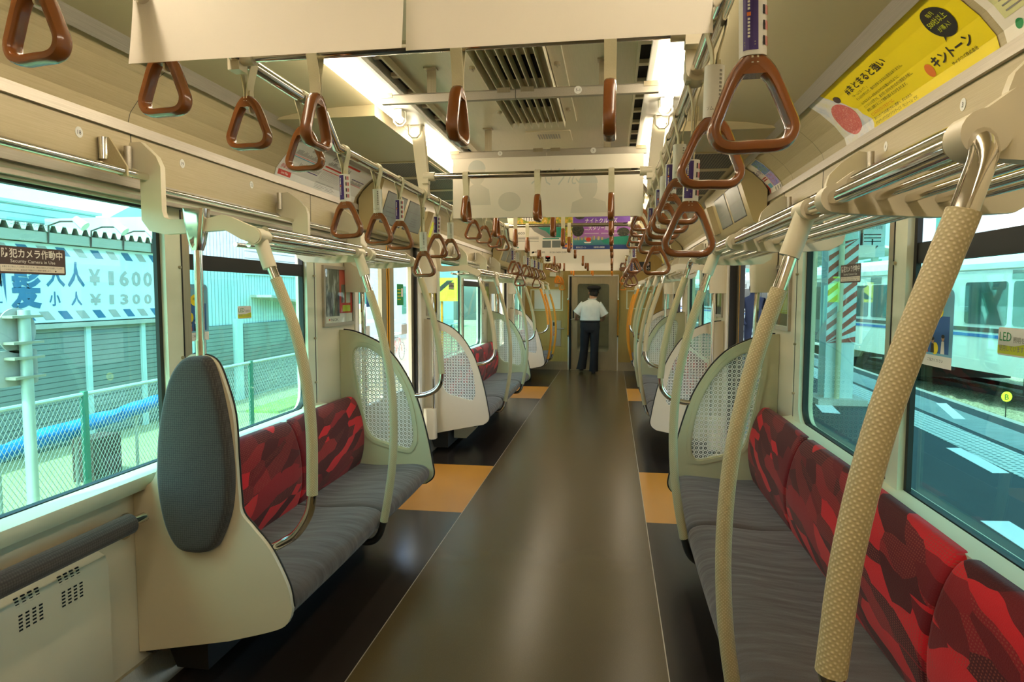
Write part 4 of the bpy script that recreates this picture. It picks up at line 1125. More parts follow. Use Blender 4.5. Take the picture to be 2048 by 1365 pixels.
def yellow_card(mb, fn, u0, u1, H):
    # pale picture area with a plain red oval on the left third
    edge = [(u0+.27, 0), (u0+.29, .03), (u0+.285, .055), (u0+.255, .085), (u0+.25, .11), (u0+.225, .13), (u0+.205, .16), (u0+.17, .19), (u0+.13, H)]
    for a, b in zip(edge, edge[1:]):
        for v0, v1 in [(a[1], b[1])]:
            vs = sorted(set([v0, v1]+[v for v in _pl if v0 < v < v1]))
            for p, q in zip(vs, vs[1:]):
                ua = a[0]+(b[0]-a[0])*(p-v0)/(v1-v0); ub = a[0]+(b[0]-a[0])*(q-v0)/(v1-v0)
                mb.poly([fn(u0, p, .0007), fn(ua, p, .0007), fn(ub, q, .0007), fn(u0, q, .0007)], 0)
    bend_shape(mb, fn, ell(u0+.135, .105, .088, .072, 28), 1, .0012)
    bend_shape(mb, fn, ell(u0+.195, .185, .024, .016, 18), 2, .0012)
    text(mb, '#まとまると強い', fn, u0+.285, .172, .026, 3, .33, 'l', .0014, .012)
    lines = ['「チームになって！」', 'そんなかけ声だけで、個の力がまとまるなら苦労はありません。', '小さなスイミーが巨大なマグロを驚かせたように', 'ビジネスの世界でも、皆が同じ目的を持ちながら情報を共有し、', '綿密に連携することで想像を超える力が生まれます。']
    wd = [.12, .36, .30, .37, .31]
    for i, (l, w_) in enumerate(zip(lines, wd)): text(mb, l, fn, u0+.30, .150-i*.0165-(.006 if i > 1 else 0), .0095, 3, w_, 'l', .0014)
    text(mb, 'ビジネスのバラバラをひとつに。', fn, u0+.305, .058, .010, 4, .18, 'l', .0014)
    text(mb, '個の力だけでは到達できない領域へ。まとめる力。', fn, u0+.305, .040, .010, 3, .29, 'l', .0014)
    text(mb, 'それがサイボウズのクラウドサービス「キントーン」です。', fn, u0+.305, .022, .010, 3, .32, 'l', .0014)
    bend_shape(mb, fn, ell(u1-.115, .165, .055, .052, 28), 5, .0012); bend_shape(mb, fn, [(u1-.15, .125), (u1-.135, .128), (u1-.16, .108)], 5, .0012)
    text(mb, '毎月', fn, u1-.115, .190, .012, 6, None, 'c', .002); text(mb, '500社以上', fn, u1-.115, .164, .017, 6, .085, 'c', .002); text(mb, 'が導入！', fn, u1-.115, .140, .013, 6, .055, 'c', .002)
    text(mb, 'キントーン', fn, u1-.27, .068, .030, 3, .20, 'l', .0016, .02); text(mb, 'サイボウズ株式会社', fn, u1-.20, .045, .011, 3, .125, 'l', .0014)
    bend_shape(mb, fn, ell(u1-.30, .072, .020, .022, 20), 7, .0012)
M['wash'] = photo_mat('pale_wash_print', [(.35, c('#c9d0da')), (.5, c('#e6e2dc')), (.7, c('#ded9ae'))], (8, 8, 8))
M['redwash'] = photo_mat('red_blotch_print', [(.35, c('#d98b88')), (.48, c('#cf5a55')), (.6, c('#dd8f80')), (.7, c('#e6c5bd'))], (70, 70, 70))
card(1, 1.785, 2.83, 'yellow advertisement card with black lettering on the right slope', ['yellow', 'wash', 'redwash', 'brownprint', 'ink', 'redink', 'ink', 'limeink', 'orangeink'], yellow_card)
def tokyo_card(mb, fn, u0, u1, H):
    bend_rect(mb, fn, u0+.03, .07, u1, .16, 0); bend_shape(mb, fn, rrect(u0+.03, .17, u0+.15, .235, .01), 1, .001)
    text(mb, '年末年始は', fn, u0+.04, .205, .014, 2, .1, 'l', .0016); text(mb, '東京都', fn, u0+.18, .19, .026, 3, .13, 'l', .0012)
    text(mb, '一定期間による節水', fn, u0+.04, .138, .013, 4, .25, 'l', .0014)
    for k in range(4): rect(mb, fn, u0+.05, .082+k*.014, u0+.4, .086+k*.014, 5, .0012)
    bend_shape(mb, fn, ell(u0+.06, .042, .014, .013, 16), 6, .001); text(mb, '東京都', fn, u0+.09, .034, .017, 5, .09, 'l', .0012)

M['limewash'] = simple('pale_lime_print', c('#dcd99a'), .6)
card(1, .75, 1.755, 'pale notice card with a red box at the upper right corner', ['paper', 'limewash', 'redprint', 'whiteink', 'ink', 'redink', 'greyink', 'greenink'], tokyo_card)
M['field_print'] = photo_mat('flower_field_print', [(.3, c('#3f5aa0')), (.5, c('#7d9ac9')), (.6, c('#6d9a4a')), (.72, c('#d3ac3c'))], (26, 26, 26))
M['lilac_print'] = photo_mat('lilac_print', [(.35, c('#6a70b8')), (.5, c('#a9a3d8')), (.6, c('#b06f92')), (.75, c('#7fb8c0'))], (26, 26, 26))
def go_card(mb, fn, u0, u1, H):
    w = u1-u0
    text(mb, 'Go by', fn, u0+.02, .15, .04, 0, w*.42, 'l', .0014)
    bend_rect(mb, fn, u0+w*.5, .13, u1-.005, .23, 1); bend_rect(mb, fn, u0+w*.5, .045, u1-.005, .128, 2)
    bend_shape(mb, fn, ell(u0+.035, .05, .012, .035, 16), 3, .001); bend_rect(mb, fn, u0+.055, .045, u0+.12, .075, 4)
    for k in range(2): rect(mb, fn, u0+.04, .10+k*.014, u0+.13, .107+k*.014, 3, .0012)
    for k in range(3): bend_shape(mb, fn, ell(u0+w*.58+k*.05, .028, .012, .012, 12), 5, .001)
card(1, 3.84, 4.36 if False else 4.12, 'travel poster card with small colour photographs on the right slope', ['paper', 'purple', 'field_print', 'lilac_print', 'redink', 'sky_print', 'greyink'], go_card)
def route_card(mb, fn, u0, u1, H):
    w = u1-u0
    text(mb, '停車駅案内', fn, u0+.02, .062, .020, 2, .13, 'l', .001); bend_rect(mb, fn, u0+.02, .022, u0+.15, .050, 0); text(mb, 'Line Map', fn, u0+.085, .030, .013, 3, .07, 'c', .0016)
    text(mb, '目黒線', fn, u0+.17, .205, .018, 1, .07, 'l', .001); text(mb, '東急多摩川線', fn, u0+.40, .215, .022, 1, .18, 'l', .001)
    rect(mb, fn, u0+.60, .215, u0+.78, .228, 0)
    for a, b, v, m in ((.05, .36, .150, 4), (.05, .36, .142, 5), (.40, .70, .155, 0), (.40, .70, .135, 6), (.15, .40, .085, 7), (.78, .97, .15, 7), (.78, .97, .115, 4)):
        bend_rect(mb, fn, u0+a*w, v, u0+b*w, v+.005 if m != 0 else v+.010, m, .001)
    random.seed(5)
    for a, b, v in ((.06, .36, .160), (.41, .70, .172), (.17, .40, .095), (.79, .96, .122)):
        x = u0+a*w
        while x < u0+b*w:
            rect(mb, fn, x, v, x+.004, v+random.uniform(.012, .032), 8, .001); x += .0095
    for k in range(16): rect(mb, fn, u0+.43*w+k*.016, .075, u0+.43*w+.002+k*.016, .13, 8, .001)
    for k in range(5): rect(mb, fn, u0+.42*w, .022+k*.008, u0+(.52+.03*(k % 3))*w, .024+k*.008, 8, .001); rect(mb, fn, u0+.56*w, .022+k*.008, u0+(.66+.02*(k % 2))*w, .024+k*.008, 8, .001)
card(-1, 3.06, 4.06, 'white route map card with fine lines and a red box, left slope', ['paper2', 'redink', 'ink', 'redink', 'whiteink', 'pinkink', 'sky_print', 'redprint', 'purple', 'greyink'], route_card)
M['limewash'] = M['limewash']
# number stickers on the lining
def number(s, y, txt):
    fn = lambda u, v, w: (s*(1.2872-w), (u if s < 0 else -u), v)
    u = y if s < 0 else -y
    mb = MB().prism(ell(u, 1.953, .015, .017, 20), fn, 0, .0006); text(mb, txt, fn, u, 1.946, .014, 1, None, 'c', .0012)
    tag(mb.build('number_sticker', ['paper2', 'ink']), 'small round white sticker numbered %s on the %s lining' % (txt, SIDE[s]), 'sticker', 'number stickers on the lining')
number(-1, 1.847, '18'); number(-1, 2.343, '19'); number(-1, 2.835, '22'); number(1, 1.933, '3'); number(1, 2.429, '4'); number(1, 3.70, '5')

# ---------------------------------------------------------------- screens over the doors
def monitor(s, k):
    y0, y1 = 4.09+k*BAY, 5.47+k*BAY
    t = thing('door_display', '%s slanting display housing above the %s %s door' % ('beige', ('near', 'far')[k], SIDE[s]), 'display', (s*1.2, (y0+y1)/2, 1.86), 'display housings over the doors')
    body = [(1.272, 1.87), (1.215, 1.872), (1.195, 1.888), (1.095, 2.185), (1.10, 2.200), (1.125, 2.206), (1.185, 2.168), (1.240, 2.120), (1.272, 2.070)]
    MB().prism(body, lambda u, v, w: (s*u, w, v), y0, y1).build('housing', 'housing', t)
    a, b = Vector((1.195, 1.888)), Vector((1.095, 2.185)); L = (b-a).length; d = (b-a)/L
    fn = lambda u, v, w: (s*(a.x+d.x*v-d.y*(w)), (u if s < 0 else -u), a.y+d.y*v+d.x*(w))
    u0 = y0 if s < 0 else -y1
    n_ = 0
    for p, q in (((.13, .53), (.60, 1.00)) if s < 0 else ((.40, .80), (.87, 1.27))):
        mb = MB().prism(rrect(u0+p-.008, .045, u0+q+.008, .265, .004), fn, -.003, .0012); mb.build('screen_bezel', 'black', t)
        sc = MB().prism(rrect(u0+p, .052, u0+q, .258, .003), fn, .001, .0022).build('screen', 'screen', t); n_ += 1
        mb = MB()
        if s < 0 and n_ == 2:
            rect(mb, fn, u0+p, .185, u0+q, .188, 0, .003)
            for e in range(4): rect(mb, fn, u0+p+.12, .14-e*.018, u0+p+.28, .144-e*.018, 0, .003)
        else:
            for e in range(3): rect(mb, fn, u0+p+.05, .10+e*.03, u0+p+.3, .103+e*.03, 0, .003)
        mb.build('screen_text', 'dark', sc)
    # emergency door cock box
    c0 = u0+(1.10 if s < 0 else .07)
    MB().prism([(c0, .03), (c0+.2, .03), (c0+.2, .25), (c0, .25)], fn, 0, .045).build('door_valve_box', 'beige', t)
    mb = MB().prism(rrect(c0+.04, .05, c0+.11, .18, .004), fn, .0452, .046)
    for k2, ch in enumerate('非常ドアコック'): text(mb, ch, fn, c0+.075, .16-k2*.0165, .010, 1, None, 'c', .0475)
    mb.build('door_valve_label', ['limeink', 'ink'], t)
M['housing'] = simple('display_housing', c('#b5a574'), .32, var=.04, vs=3)
for s in (-1, 1):
    for k in (0, 1): monitor(s, k)

# ---------------------------------------------------------------- framed posters beside the windows
M['poster_dark'] = photo_mat('dark_poster_print', [(.35, c('#3c3a30')), (.5, c('#6a675a')), (.6, c('#b9b6ae')), (.72, c('#e9e4dc'))], (10, 14, 5))
M['poster_yellow'] = photo_mat('yellow_poster_print', [(.35, c('#d9a61c')), (.5, c('#e6c71e')), (.62, c('#c4641c')), (.75, c('#e8d75a'))], (14, 14, 10))
def poster(s, y0, y1, z0, z1, lab, kind):
    t = thing('framed_poster', lab, 'poster', (s*1.29, (y0+y1)/2, z0), 'framed posters beside the windows')
    fn = lambda u, v, w: (s*(1.2995-w), (u if s < 0 else -u), v)
    u0, u1 = (y0, y1) if s < 0 else (-y1, -y0)
    MB().prism([(u0, z0), (u1, z0), (u1, z1), (u0, z1)], fn, 0, .014, [[(u0+.02, z0+.02), (u1-.02, z0+.02), (u1-.02, z1-.02), (u0+.02, z1-.02)]]).build('frame', 'alum', t)
    mb = MB().prism([(u0+.015, z0+.015), (u1-.015, z0+.015), (u1-.015, z1-.015), (u0+.015, z1-.015)], fn, .001, .004)
    w, h = u1-u0, z1-z0
    if kind == 'red':
        rect(mb, fn, u0+.02, z0+.06, u0+w*.52, z1-.02, 1, .0045); rect(mb, fn, u0+w*.52, z0+.075, u1-.02, z1-.02, 2, .0045)
        rect(mb, fn, u0+w*.62, z0+.085, u1-.05, z0+.125, 3, .005); rect(mb, fn, u0+w*.74, z0+.14, u1-.05, z0+.22, 4, .005); rect(mb, fn, u0+w*.58, z0+.14, u0+w*.70, z1-.11, 1, .005)
        rect(mb, fn, u0+w*.17, z0+.034, u0+w*.21, z0+.044, 2, .005); text(mb, 'NGK', fn, u0+w*.25, z0+.030, .018, 5, .10, 'l', .005)
        for ch, zz in zip('もっと上へ', range(5)): text(mb, ch, fn, u1-.06, z1-.06-zz*.028, .02, 6, None, 'c', .0052)
    elif kind == 'yellow':
        rect(mb, fn, u0+.02, z0+.03, u1-.02, z1-.02, 1, .0045)
        for k in range(4): rect(mb, fn, u0+.06, z0+.05+k*.02, u1-.06, z0+.056+k*.02, 5, .005)
    else:
        rect(mb, fn, u0+.02, z0+.09, u1-.02, z1-.06, 7, .0045); rect(mb, fn, u0+.02, z0+.025, u1-.02, z0+.09, 8, .0045); rect(mb, fn, u0+.02, z1-.06, u1-.02, z1-.02, 9, .0045)
        rect(mb, fn, u0+.06, z0+.10, u0+w*.45, z1-.12, 4, .005)
        text(mb, 'いい旅', fn, u0+w*.5, z1-.05, .02, 4, .1, 'l', .0052)
    mb.build('sheet', ['paper', 'poster_yellow' if kind == 'yellow' else 'poster_dark', 'redprint', 'limeink', 'paper', 'ink', 'whiteink', 'leafprint', 'brownprint', 'purple'], t)
    MB().prism([(u0+.016, z0+.016), (u1-.016, z0+.016), (u1-.016, z1-.016), (u0+.016, z1-.016)], fn, .009, .010).build('cover', 'clear', t)
M['leafprint'] = photo_mat('leafy_print', [(.35, c('#7b8f2a')), (.55, c('#a9b03a')), (.7, c('#cfc98a'))], (12, 12, 6))
poster(-1, 3.58, 4.03, 1.255, 1.618, 'dark and red framed poster between the left window and the near door', 'red')
poster(1, 3.60, 4.05, 1.255, 1.612, 'green framed poster between the right window and the near door', 'green')
poster(-1, 5.72, 6.05, 1.255, 1.618, 'yellow framed poster just beyond the near left door', 'yellow')
poster(1, 5.72, 6.05, 1.255, 1.618, 'dark framed poster just beyond the near right door', 'green')
poster(-1, 8.42, 8.78, 1.255, 1.618, 'tan framed poster before the far left door', 'green')

# ---------------------------------------------------------------- stickers on the glass
def sticker(s, y0, y1, z0, z1, lab, deco, mats, x=1.3154, r=.006):
    fn = lambda u, v, w: (s*(x-w), (u if s < 0 else -u), v)
    u0, u1 = (y0, y1) if s < 0 else (-y1, -y0)
    mb = MB().prism(rrect(u0, z0, u1, z1, r), fn, 0, .0006); deco(mb, fn, u0, u1, z0, z1)
    return tag(mb.build('window_sticker', mats), lab, 'sticker', 'stickers on the windows')
def d_cam(mb, fn, u0, u1, z0, z1):
    w, h = u1-u0, z1-z0
    shape(mb, fn, rrect(u0+.006, z0+.006, u1-.006, z0+h*.33, .002), 1, .001)
    text(mb, '防犯カメラ作動中', fn, u0+w/2, z0+h*.62, h*.27, 2, w*.90, 'c', .001, .015)
    text(mb, 'Security Camera in Use', fn, u0+w/2, z0+h*.41, h*.13, 2, w*.66, 'c', .001)
    text(mb, 'お客さまに安心してご利用いただくため、車内に防犯カメラを設置しています。', fn, u0+w/2, z0+h*.23, h*.055, 0, w*.90, 'c', .0016)
    text(mb, 'この防犯カメラは、運営会社で録画された映像を管理します。', fn, u0+w*.08, z0+h*.12, h*.05, 0, w*.68, 'l', .0016)
    shape(mb, fn, ell(u0+w*.83, z0+h*.14, h*.035, h*.035, 12), 0, .0016)
sticker(-1, 1.575, 1.802, 1.504, 1.582, 'brown security camera sticker on the near left window pane', d_cam, ['brownprint', 'paper', 'whiteink'])
sticker(1, 2.69, 2.915, 1.496, 1.57, 'brown security camera sticker on the near right window pane', d_cam, ['brownprint', 'paper', 'whiteink'])
sticker(-1, 6.62, 6.84, 1.50, 1.575, 'brown security camera sticker on the left window beyond the near door', d_cam, ['brownprint', 'paper', 'whiteink'])
def d_open(mb, fn, u0, u1, z0, z1): text(mb, 'この窓はあけられません', fn, (u0+u1)/2, z0+.005, .010, 1, (u1-u0)*.9, 'c', .001)
M['frosty'] = glass('frosted_sticker', (.88, .95, .93))
sticker(-1, 1.61, 1.765, 1.640, 1.664, 'clear sticker with pale lettering high on the near left window', d_open, ['frosty', 'sky_print'], r=.001)
def d_led(mb, fn, u0, u1, z0, z1):
    w, h = u1-u0, z1-z0
    shape(mb, fn, [(u0, z0+.004), (u1, z0+.004), (u1, z0+h*.48), (u0+w*.6, z0+h*.36), (u0, z0+h*.36)], 1, .0008)
    text(mb, 'LED', fn, u0+w*.06, z0+h*.52, h*.34, 2, w*.42, 'l', .0012); text(mb, '照明を', fn, u0+w*.55, z0+h*.50, h*.17, 3, w*.38, 'l', .0012)
    text(mb, '使用しています', fn, u0+w*.06, z0+h*.18, h*.18, 3, w*.86, 'l', .0014)
sticker(1, 1.655, 1.768, 1.300, 1.368, 'white and yellow LED lighting sticker on the near right window', d_led, ['paper2', 'limeink', 'greenink', 'greyink'])
sticker(-1, 2.737, 2.850, 1.334, 1.392, 'white and yellow LED lighting sticker on the left window by the transom', d_led, ['paper2', 'limeink', 'greenink', 'greyink'])
def d_seat(mb, fn, u0, u1, z0, z1):
    w, h = u1-u0, z1-z0
    rect(mb, fn, u0, z0, u1, z0+h*.15, 1, .0008); rect(mb, fn, u0+w*.1, z0+h*.18, u1-w*.1, z0+h*.66, 2, .0008)
    shape(mb, fn, ell(u0+w*.45, z0+h*.72, w*.25, h*.105), 3, .0012); shape(mb, fn, ell(u0+w*.22, z0+h*.42, w*.10, h*.08), 3, .0012); shape(mb, fn, ell(u0+w*.48, z0+h*.24, w*.10, h*.08), 3, .0012)
    text(mb, '荷物は', fn, u0+w*.45, z0+h*.72, h*.04, 4, w*.3, 'c', .0016)
    for px, pz, col in ((.2, .2, 5), (.40, .24, 4), (.72, .28, 1)):
        shape(mb, fn, [(u0+w*(px-.06), z0+h*.18), (u0+w*(px+.06), z0+h*.18), (u0+w*(px+.04), z0+h*(pz+.06)), (u0+w*(px-.04), z0+h*(pz+.06))], col, .0014)
        shape(mb, fn, ell(u0+w*px, z0+h*(pz+.10), w*.045, h*.04), 6, .0014); shape(mb, fn, ell(u0+w*px, z0+h*(pz+.125), w*.05, h*.025), 4, .0016)
    text(mb, 'ご協力ください', fn, u0+w*.5, z0+h*.07, h*.035, 4, w*.5, 'c', .0012)
    text(mb, 'マナーのおねがい', fn, u0+w*.5, z0+h*.90, h*.05, 7, w*.8, 'c', .0012)
M['skin'] = simple('skin', c('#c99a7a'), .55)
sticker(1, 1.985, 2.172, 1.235, 1.462, 'blue manners poster with yellow ovals on the near right window', d_seat, ['sky_print', 'paper2', 'blueink', 'yellow', 'ink', 'redprint', 'skin', 'pinkink'], r=.02)
sticker(-1, 2.372, 2.518, 1.255, 1.487, 'blue manners poster with yellow ovals on the left window behind the pole', d_seat, ['sky_print', 'paper2', 'blueink', 'yellow', 'ink', 'redprint', 'skin', 'pinkink'], r=.02)
def d_blue(mb, fn, u0, u1, z0, z1):
    random.seed(2)
    for k in range(8): shape(mb, fn, ell(random.uniform(u0+.03, u1-.03), random.uniform(z0+.04, z1-.04), .022, .026, 10), random.choice((1, 2, 3)), .0008+.0001*k)
def d_green(mb, fn, u0, u1, z0, z1):
    h = z1-z0; rect(mb, fn, u0, z0, u1, z0+h*.2, 1); rect(mb, fn, u0, z1-h*.12, u1, z1, 2)
    for k in range(4): rect(mb, fn, u0+.01, z0+h*(.26+k*.15), u0+(u1-u0)*.6, z0+h*(.30+k*.15), 3, .0009)
    rect(mb, fn, u0+(u1-u0)*.65, z0+h*.4, u1-.01, z0+h*.8, 1, .0009)
def d_note(mb, fn, u0, u1, z0, z1):
    rect(mb, fn, u0, z1-.008, u1, z1, 1); rect(mb, fn, u0, z0, u1, z0+.005, 1)
    for k in range(5): rect(mb, fn, u0+.015, z0+.02+k*.016, u1-.015, z0+.024+k*.016, 2)
X = 1.3355
sticker(-1, 4.36, 4.48, 1.36, 1.50, 'blue picture sticker on the closed left door, camera-side leaf', d_blue, ['blueink', 'sky_print', 'orangeink', 'navy'], X)
sticker(-1, 5.02, 5.18, 1.36, 1.532, 'green and yellow poster on the closed left door, far leaf', d_green, ['greenink', 'paper2', 'limeink', 'yellow'], X)
sticker(-1, 4.27, 4.42, 1.12, 1.225, 'white notice with red edges on the closed left door, camera-side leaf', d_note, ['paper2', 'redink', 'greyink'], X)
sticker(-1, 5.12, 5.27, 1.12, 1.20, 'white notice with red edges on the closed left door, far leaf', d_note, ['paper2', 'redink', 'greyink'], X)
# ---------------------------------------------------------------- fittings on the end wall
E_ = YE
fe = lambda u, v, w: (u, E_-w, v)
def board(x0, x1, z0, z1, lab, fill, inner):
    t = thing('notice_frame', lab, 'notice frame', ((x0+x1)/2, E_, z0), 'frames on the end wall')
    MB().prism([(x0, z0), (x1, z0), (x1, z1), (x0, z1)], fe, 0, .016, [[(x0+.02, z0+.02), (x1-.02, z0+.02), (x1-.02, z1-.02), (x0+.02, z1-.02)]]).build('frame', 'frame', t)
    if fill: MB().prism([(inner[0], inner[2]), (inner[1], inner[2]), (inner[1], inner[3]), (inner[0], inner[3])], fe, .001, .006).build('sheet', fill, t)
board(-1.197, -.565, 1.141, 1.553, 'pale framed sheet on the end wall left of the door', 'paper2', (-1.12, -.615, 1.175, 1.535))
board(.634, 1.14, 1.177, 1.534, 'empty frame on the end wall right of the door', None, None)
t = thing('equipment_niche', 'grey equipment niche with black top and red lettering left of the end door', 'equipment box', (-.70, E_, .454))
MB().prism(rrect(-.79, .454, -.60, .956, .01), fe, 0, .012, [rrect(-.775, .47, -.615, .94, .008)]).build('frame', 'steel', t)
MB().box(-.775, E_-.004, .47, -.615, E_-.001, .94).build('door', 'alum', t)
MB().box(-.755, E_-.010, .85, -.705, E_-.004, .92).build('black_label', 'ink', t)
mb = MB()
for k, ch in enumerate('消火器'): text(mb, ch, fe, -.73, .78-k*.06, .045, 0, None, 'c', .008)
mb.build('lettering', 'redink', t)
MB().cyl((-.68, E_-.03, .80), (-.54, E_-.03, .80), .012, 10).cyl((-.66, E_, .80), (-.66, E_-.03, .80), .010, 10).build('handle', 'alum', t)
for x, w in ((-.463, 'left'), (.481, 'right')):
    t = thing('door_grab_bar', 'upright yellow grab bar on the %s of the end door' % w, 'grab bar', (x, E_, .65), 'yellow bars beside the end door')
    MB().cyl((x, E_-.05, .68), (x, E_-.05, 1.35), .0155, 12).build('grip_sleeve', 'ygrip', t)
    for z in (.655, 1.375):
        MB().sweep([(x, E_-.05, z+(.03 if z < 1 else -.03)), (x, E_-.05, z), (x, E_-.02, z), (x, E_+.0, z)], .014, 10).build('chrome_end', 'chrome', t)
t = thing('car_number_sign', 'dark sign with white 09 and a red no smoking mark on the end wall', 'sign', (.915, E_, 1.909))
mb = MB().prism([(.757, 1.905), (1.073, 1.905), (1.073, 2.07), (.757, 2.07)], fe, 0, .006)
text(mb, '5109-3', fe, .90, 1.925, .05, 1, .15, 'l', .0075)
shape(mb, fe, ell(1.02, 2.025, .030, .030, 24), 1, .0075); shape(mb, fe, ell(1.02, 2.025, .026, .026, 24), 2, .0085); shape(mb, fe, ell(1.02, 2.025, .019, .019, 24), 1, .0095)
rect(mb, fe, 1.003, 2.019, 1.037, 2.026, 3, .0105)
mb.build('plate', ['dark', 'whiteink', 'redink', 'ink'], t)
t = thing('speaker_box', 'small white box high on the end wall at the left', 'equipment box', (-.76, E_, 1.80)); MB().box(-.82, E_-.05, 1.80, -.70, E_, 1.88).build('box', 'white', t)
t = thing('speaker_box', 'tiny grey box on the end wall beside the orange straps', 'equipment box', (-.695, E_, 1.60)); MB().box(-.725, E_-.03, 1.60, -.665, E_, 1.65).build('box', 'alum', t)
t = thing('cabinet_door', 'low tan cabinet door with slanted top corner left of the end door', 'cabinet door', (-1.0, E_, .45))
o = [(-1.25, .45), (-.82, .45), (-.82, .95), (-.95, 1.03), (-1.25, 1.10)]
MB().prism(o, fe, 0, .014, [offset2(o, -.05)]).prism(offset2(o, -.055), fe, 0, .006).build('door', 'beige_end', t)

# ---------------------------------------------------------------- the conductor
def person():
    t = thing('person', 'person in white short sleeved shirt and black cap facing the end door', 'person', (-.03, 12.03, 0))
    V, Ed, R = [], [], []
    def add(p, r, par=None):
        V.append(Vector(p)-Vector((-.03, 12.03, 0))); R.append(r)
        if par is not None: Ed.append((par, len(V)-1))
        return len(V)-1
    pel = add((-.03, 12.03, .90), .12); sp = add((-.03, 12.03, 1.06), .105, pel); ch = add((-.02, 12.04, 1.20), .10, sp)
    nk0 = add((0, 12.05, 1.31), .052, ch); nk = add((.012, 12.065, 1.375), .052, nk0)
    hd = add((.026, 12.085, 1.43), .070, nk); hc = add((.032, 12.095, 1.485), .080, hd); ht = add((.034, 12.09, 1.545), .062, hc)
    fc = add((.045, 12.15, 1.45), .045, hd); nose = add((.052, 12.195, 1.455), .014, fc)
    for sx in (-1, 1): add((.028+sx*.083, 12.09, 1.46), .012, hc)
    for sx, el, wr, palm, fd in ((-1, (-.275, 12.05, 1.10), (-.295, 12.24, 1.01), (-.292, 12.31, .99), (0, .03, -.004)), (1, (.235, 12.06, 1.07), (.20, 12.23, .985), (.185, 12.30, .975), (-.008, .028, -.01))):
        sh = add((-.015+sx*.14, 12.04, 1.265), .042, ch); up = add(((-.015+sx*.15+el[0])/2, 12.045, (1.285+el[2])/2), .046, sh)
        e = add(el, .040, up); fa = add(tuple((a+b)/2 for a, b in zip(el, wr)), .036, e); w = add(wr, .027, fa); p = add(palm, .032, w)
        for k in range(4):
            ox = (k-1.5)*.018; ln = (.9, 1.05, 1.0, .8)[k]
            a = add((palm[0]+ox, palm[1]+.035, palm[2]-.002), .0095, p)
            b = add((palm[0]+ox*1.1+fd[0]*ln, palm[1]+.035+fd[1]*ln, palm[2]-.010*ln), .0085, a)
            add((palm[0]+ox*1.1+fd[0]*1.6*ln, palm[1]+.035+fd[1]*1.5*ln, palm[2]-.030*ln), .0075, b)
        a = add((palm[0]-sx*.034, palm[1]+.005, palm[2]+.012), .011, p); add((palm[0]-sx*.046, palm[1]+.035, palm[2]+.012), .009, a)
    for sx, hp, kn, an, toe in ((-1, (-.115, 12.03, .84), (-.135, 12.085, .46), (-.175, 12.075, .115), (-.19, 12.22, .035)), (1, (.055, 12.03, .84), (.055, 12.04, .46), (.045, 11.98, .085), (.035, 12.13, .03))):
        h = add(hp, .085, pel); m = add(tuple((a+b)/2 for a, b in zip(hp, kn)), .070, h); k = add(kn, .052, m); cf = add(tuple(a*.6+b*.4 for a, b in zip(kn, an)), .048, k)
        a = add(an, .034, cf); add(toe, .03, a)
    me = bpy.data.meshes.new('body'); me.from_pydata([tuple(v) for v in V], Ed, []); me.materials.append(M['skin'])
    o = bpy.data.objects.new('body', me); COL.objects.link(o); o.parent = t; WL[o.name] = wloc(t)
    md = o.modifiers.new('Skin', 'SKIN'); md.use_smooth_shade = True
    for i, r in enumerate(R):
        sv = me.skin_vertices[0].data[i]; sv.radius = (r, r); sv.use_root = (i == 0)
    o.modifiers.new('Subdivision', 'SUBSURF').render_levels = 2
    def tube(mb, pts, n=18, m=0, cap=True):
        """pts: (centre, rx, ry) stacked rings, horizontal ellipses"""
        rings = []
        P = [Vector((0, 0, 0))]
        L = len(pts); sm = []
        for i in range(L-1):
            for k in range(3):
                f = k/3; f2 = f
                sm.append(tuple(a+(b-a)*f2 for a, b in zip(pts[i], pts[i+1])))
        sm.append(pts[-1])
        for (x, y, z, rx, ry) in sm: rings.append([(x+rx*math.cos(2*PI*k/n), y+ry*math.sin(2*PI*k/n), z) for k in range(n)])
        mb.loft(rings, m, cap); return mb
    sh = MB()
    tube(sh, [(-.03, 12.03, .965, .168, .118), (-.03, 12.03, .985, .184, .134), (-.03, 12.03, 1.03, .178, .128), (-.025, 12.03, 1.14, .185, .128), (-.02, 12.035, 1.23, .195, .122), (-.015, 12.04, 1.29, .180, .105), (-.008, 12.045, 1.33, .120, .085), (0, 12.05, 1.355, .075, .07), (.006, 12.055, 1.375, .068, .066)], 24)
    for sx, el in ((-1, (-.275, 12.05, 1.10)), (1, (.235, 12.06, 1.07))):
        a = Vector((-.015+sx*.12, 12.04, 1.285)); b = Vector(el); d = b-a
        path = [a+d*f for f in (0, .15, .35, .6, .85, .97)]
        sh.sweep(path, [.072, .076, .078, .078, .080, .084], 16)
    s_ = sh.build('shirt', 'shirt', t, 60)
    MB().sweep([(.006+.07*math.cos(a), 12.055+.068*math.sin(a), 1.378+.012*math.sin(a)) for a in [2*PI*k/20 for k in range(20)]], .011, 8, closed=True).build('collar', 'shirt', t)
    tr = MB()
    tube(tr, [(-.03, 12.03, .99, .172, .122), (-.03, 12.03, .93, .178, .125), (-.03, 12.03, .86, .182, .13), (-.03, 12.03, .80, .175, .128), (-.03, 12.03, .76, .15, .11)], 24)
    for pts in ([(-.115, 12.03, .86, .088, .115), (-.122, 12.045, .68, .088, .105), (-.132, 12.075, .48, .076, .088), (-.150, 12.075, .30, .076, .085), (-.178, 12.06, .12, .084, .09), (-.19, 12.05, .075, .088, .094)],
                [(.055, 12.03, .86, .088, .115), (.055, 12.035, .68, .086, .105), (.055, 12.035, .48, .074, .088), (.052, 12.01, .28, .074, .082), (.046, 11.985, .09, .080, .085), (.045, 11.98, .045, .082, .088)]):
        tube(tr, pts)
    tr.build('trousers', 'blackcloth', t, 60)
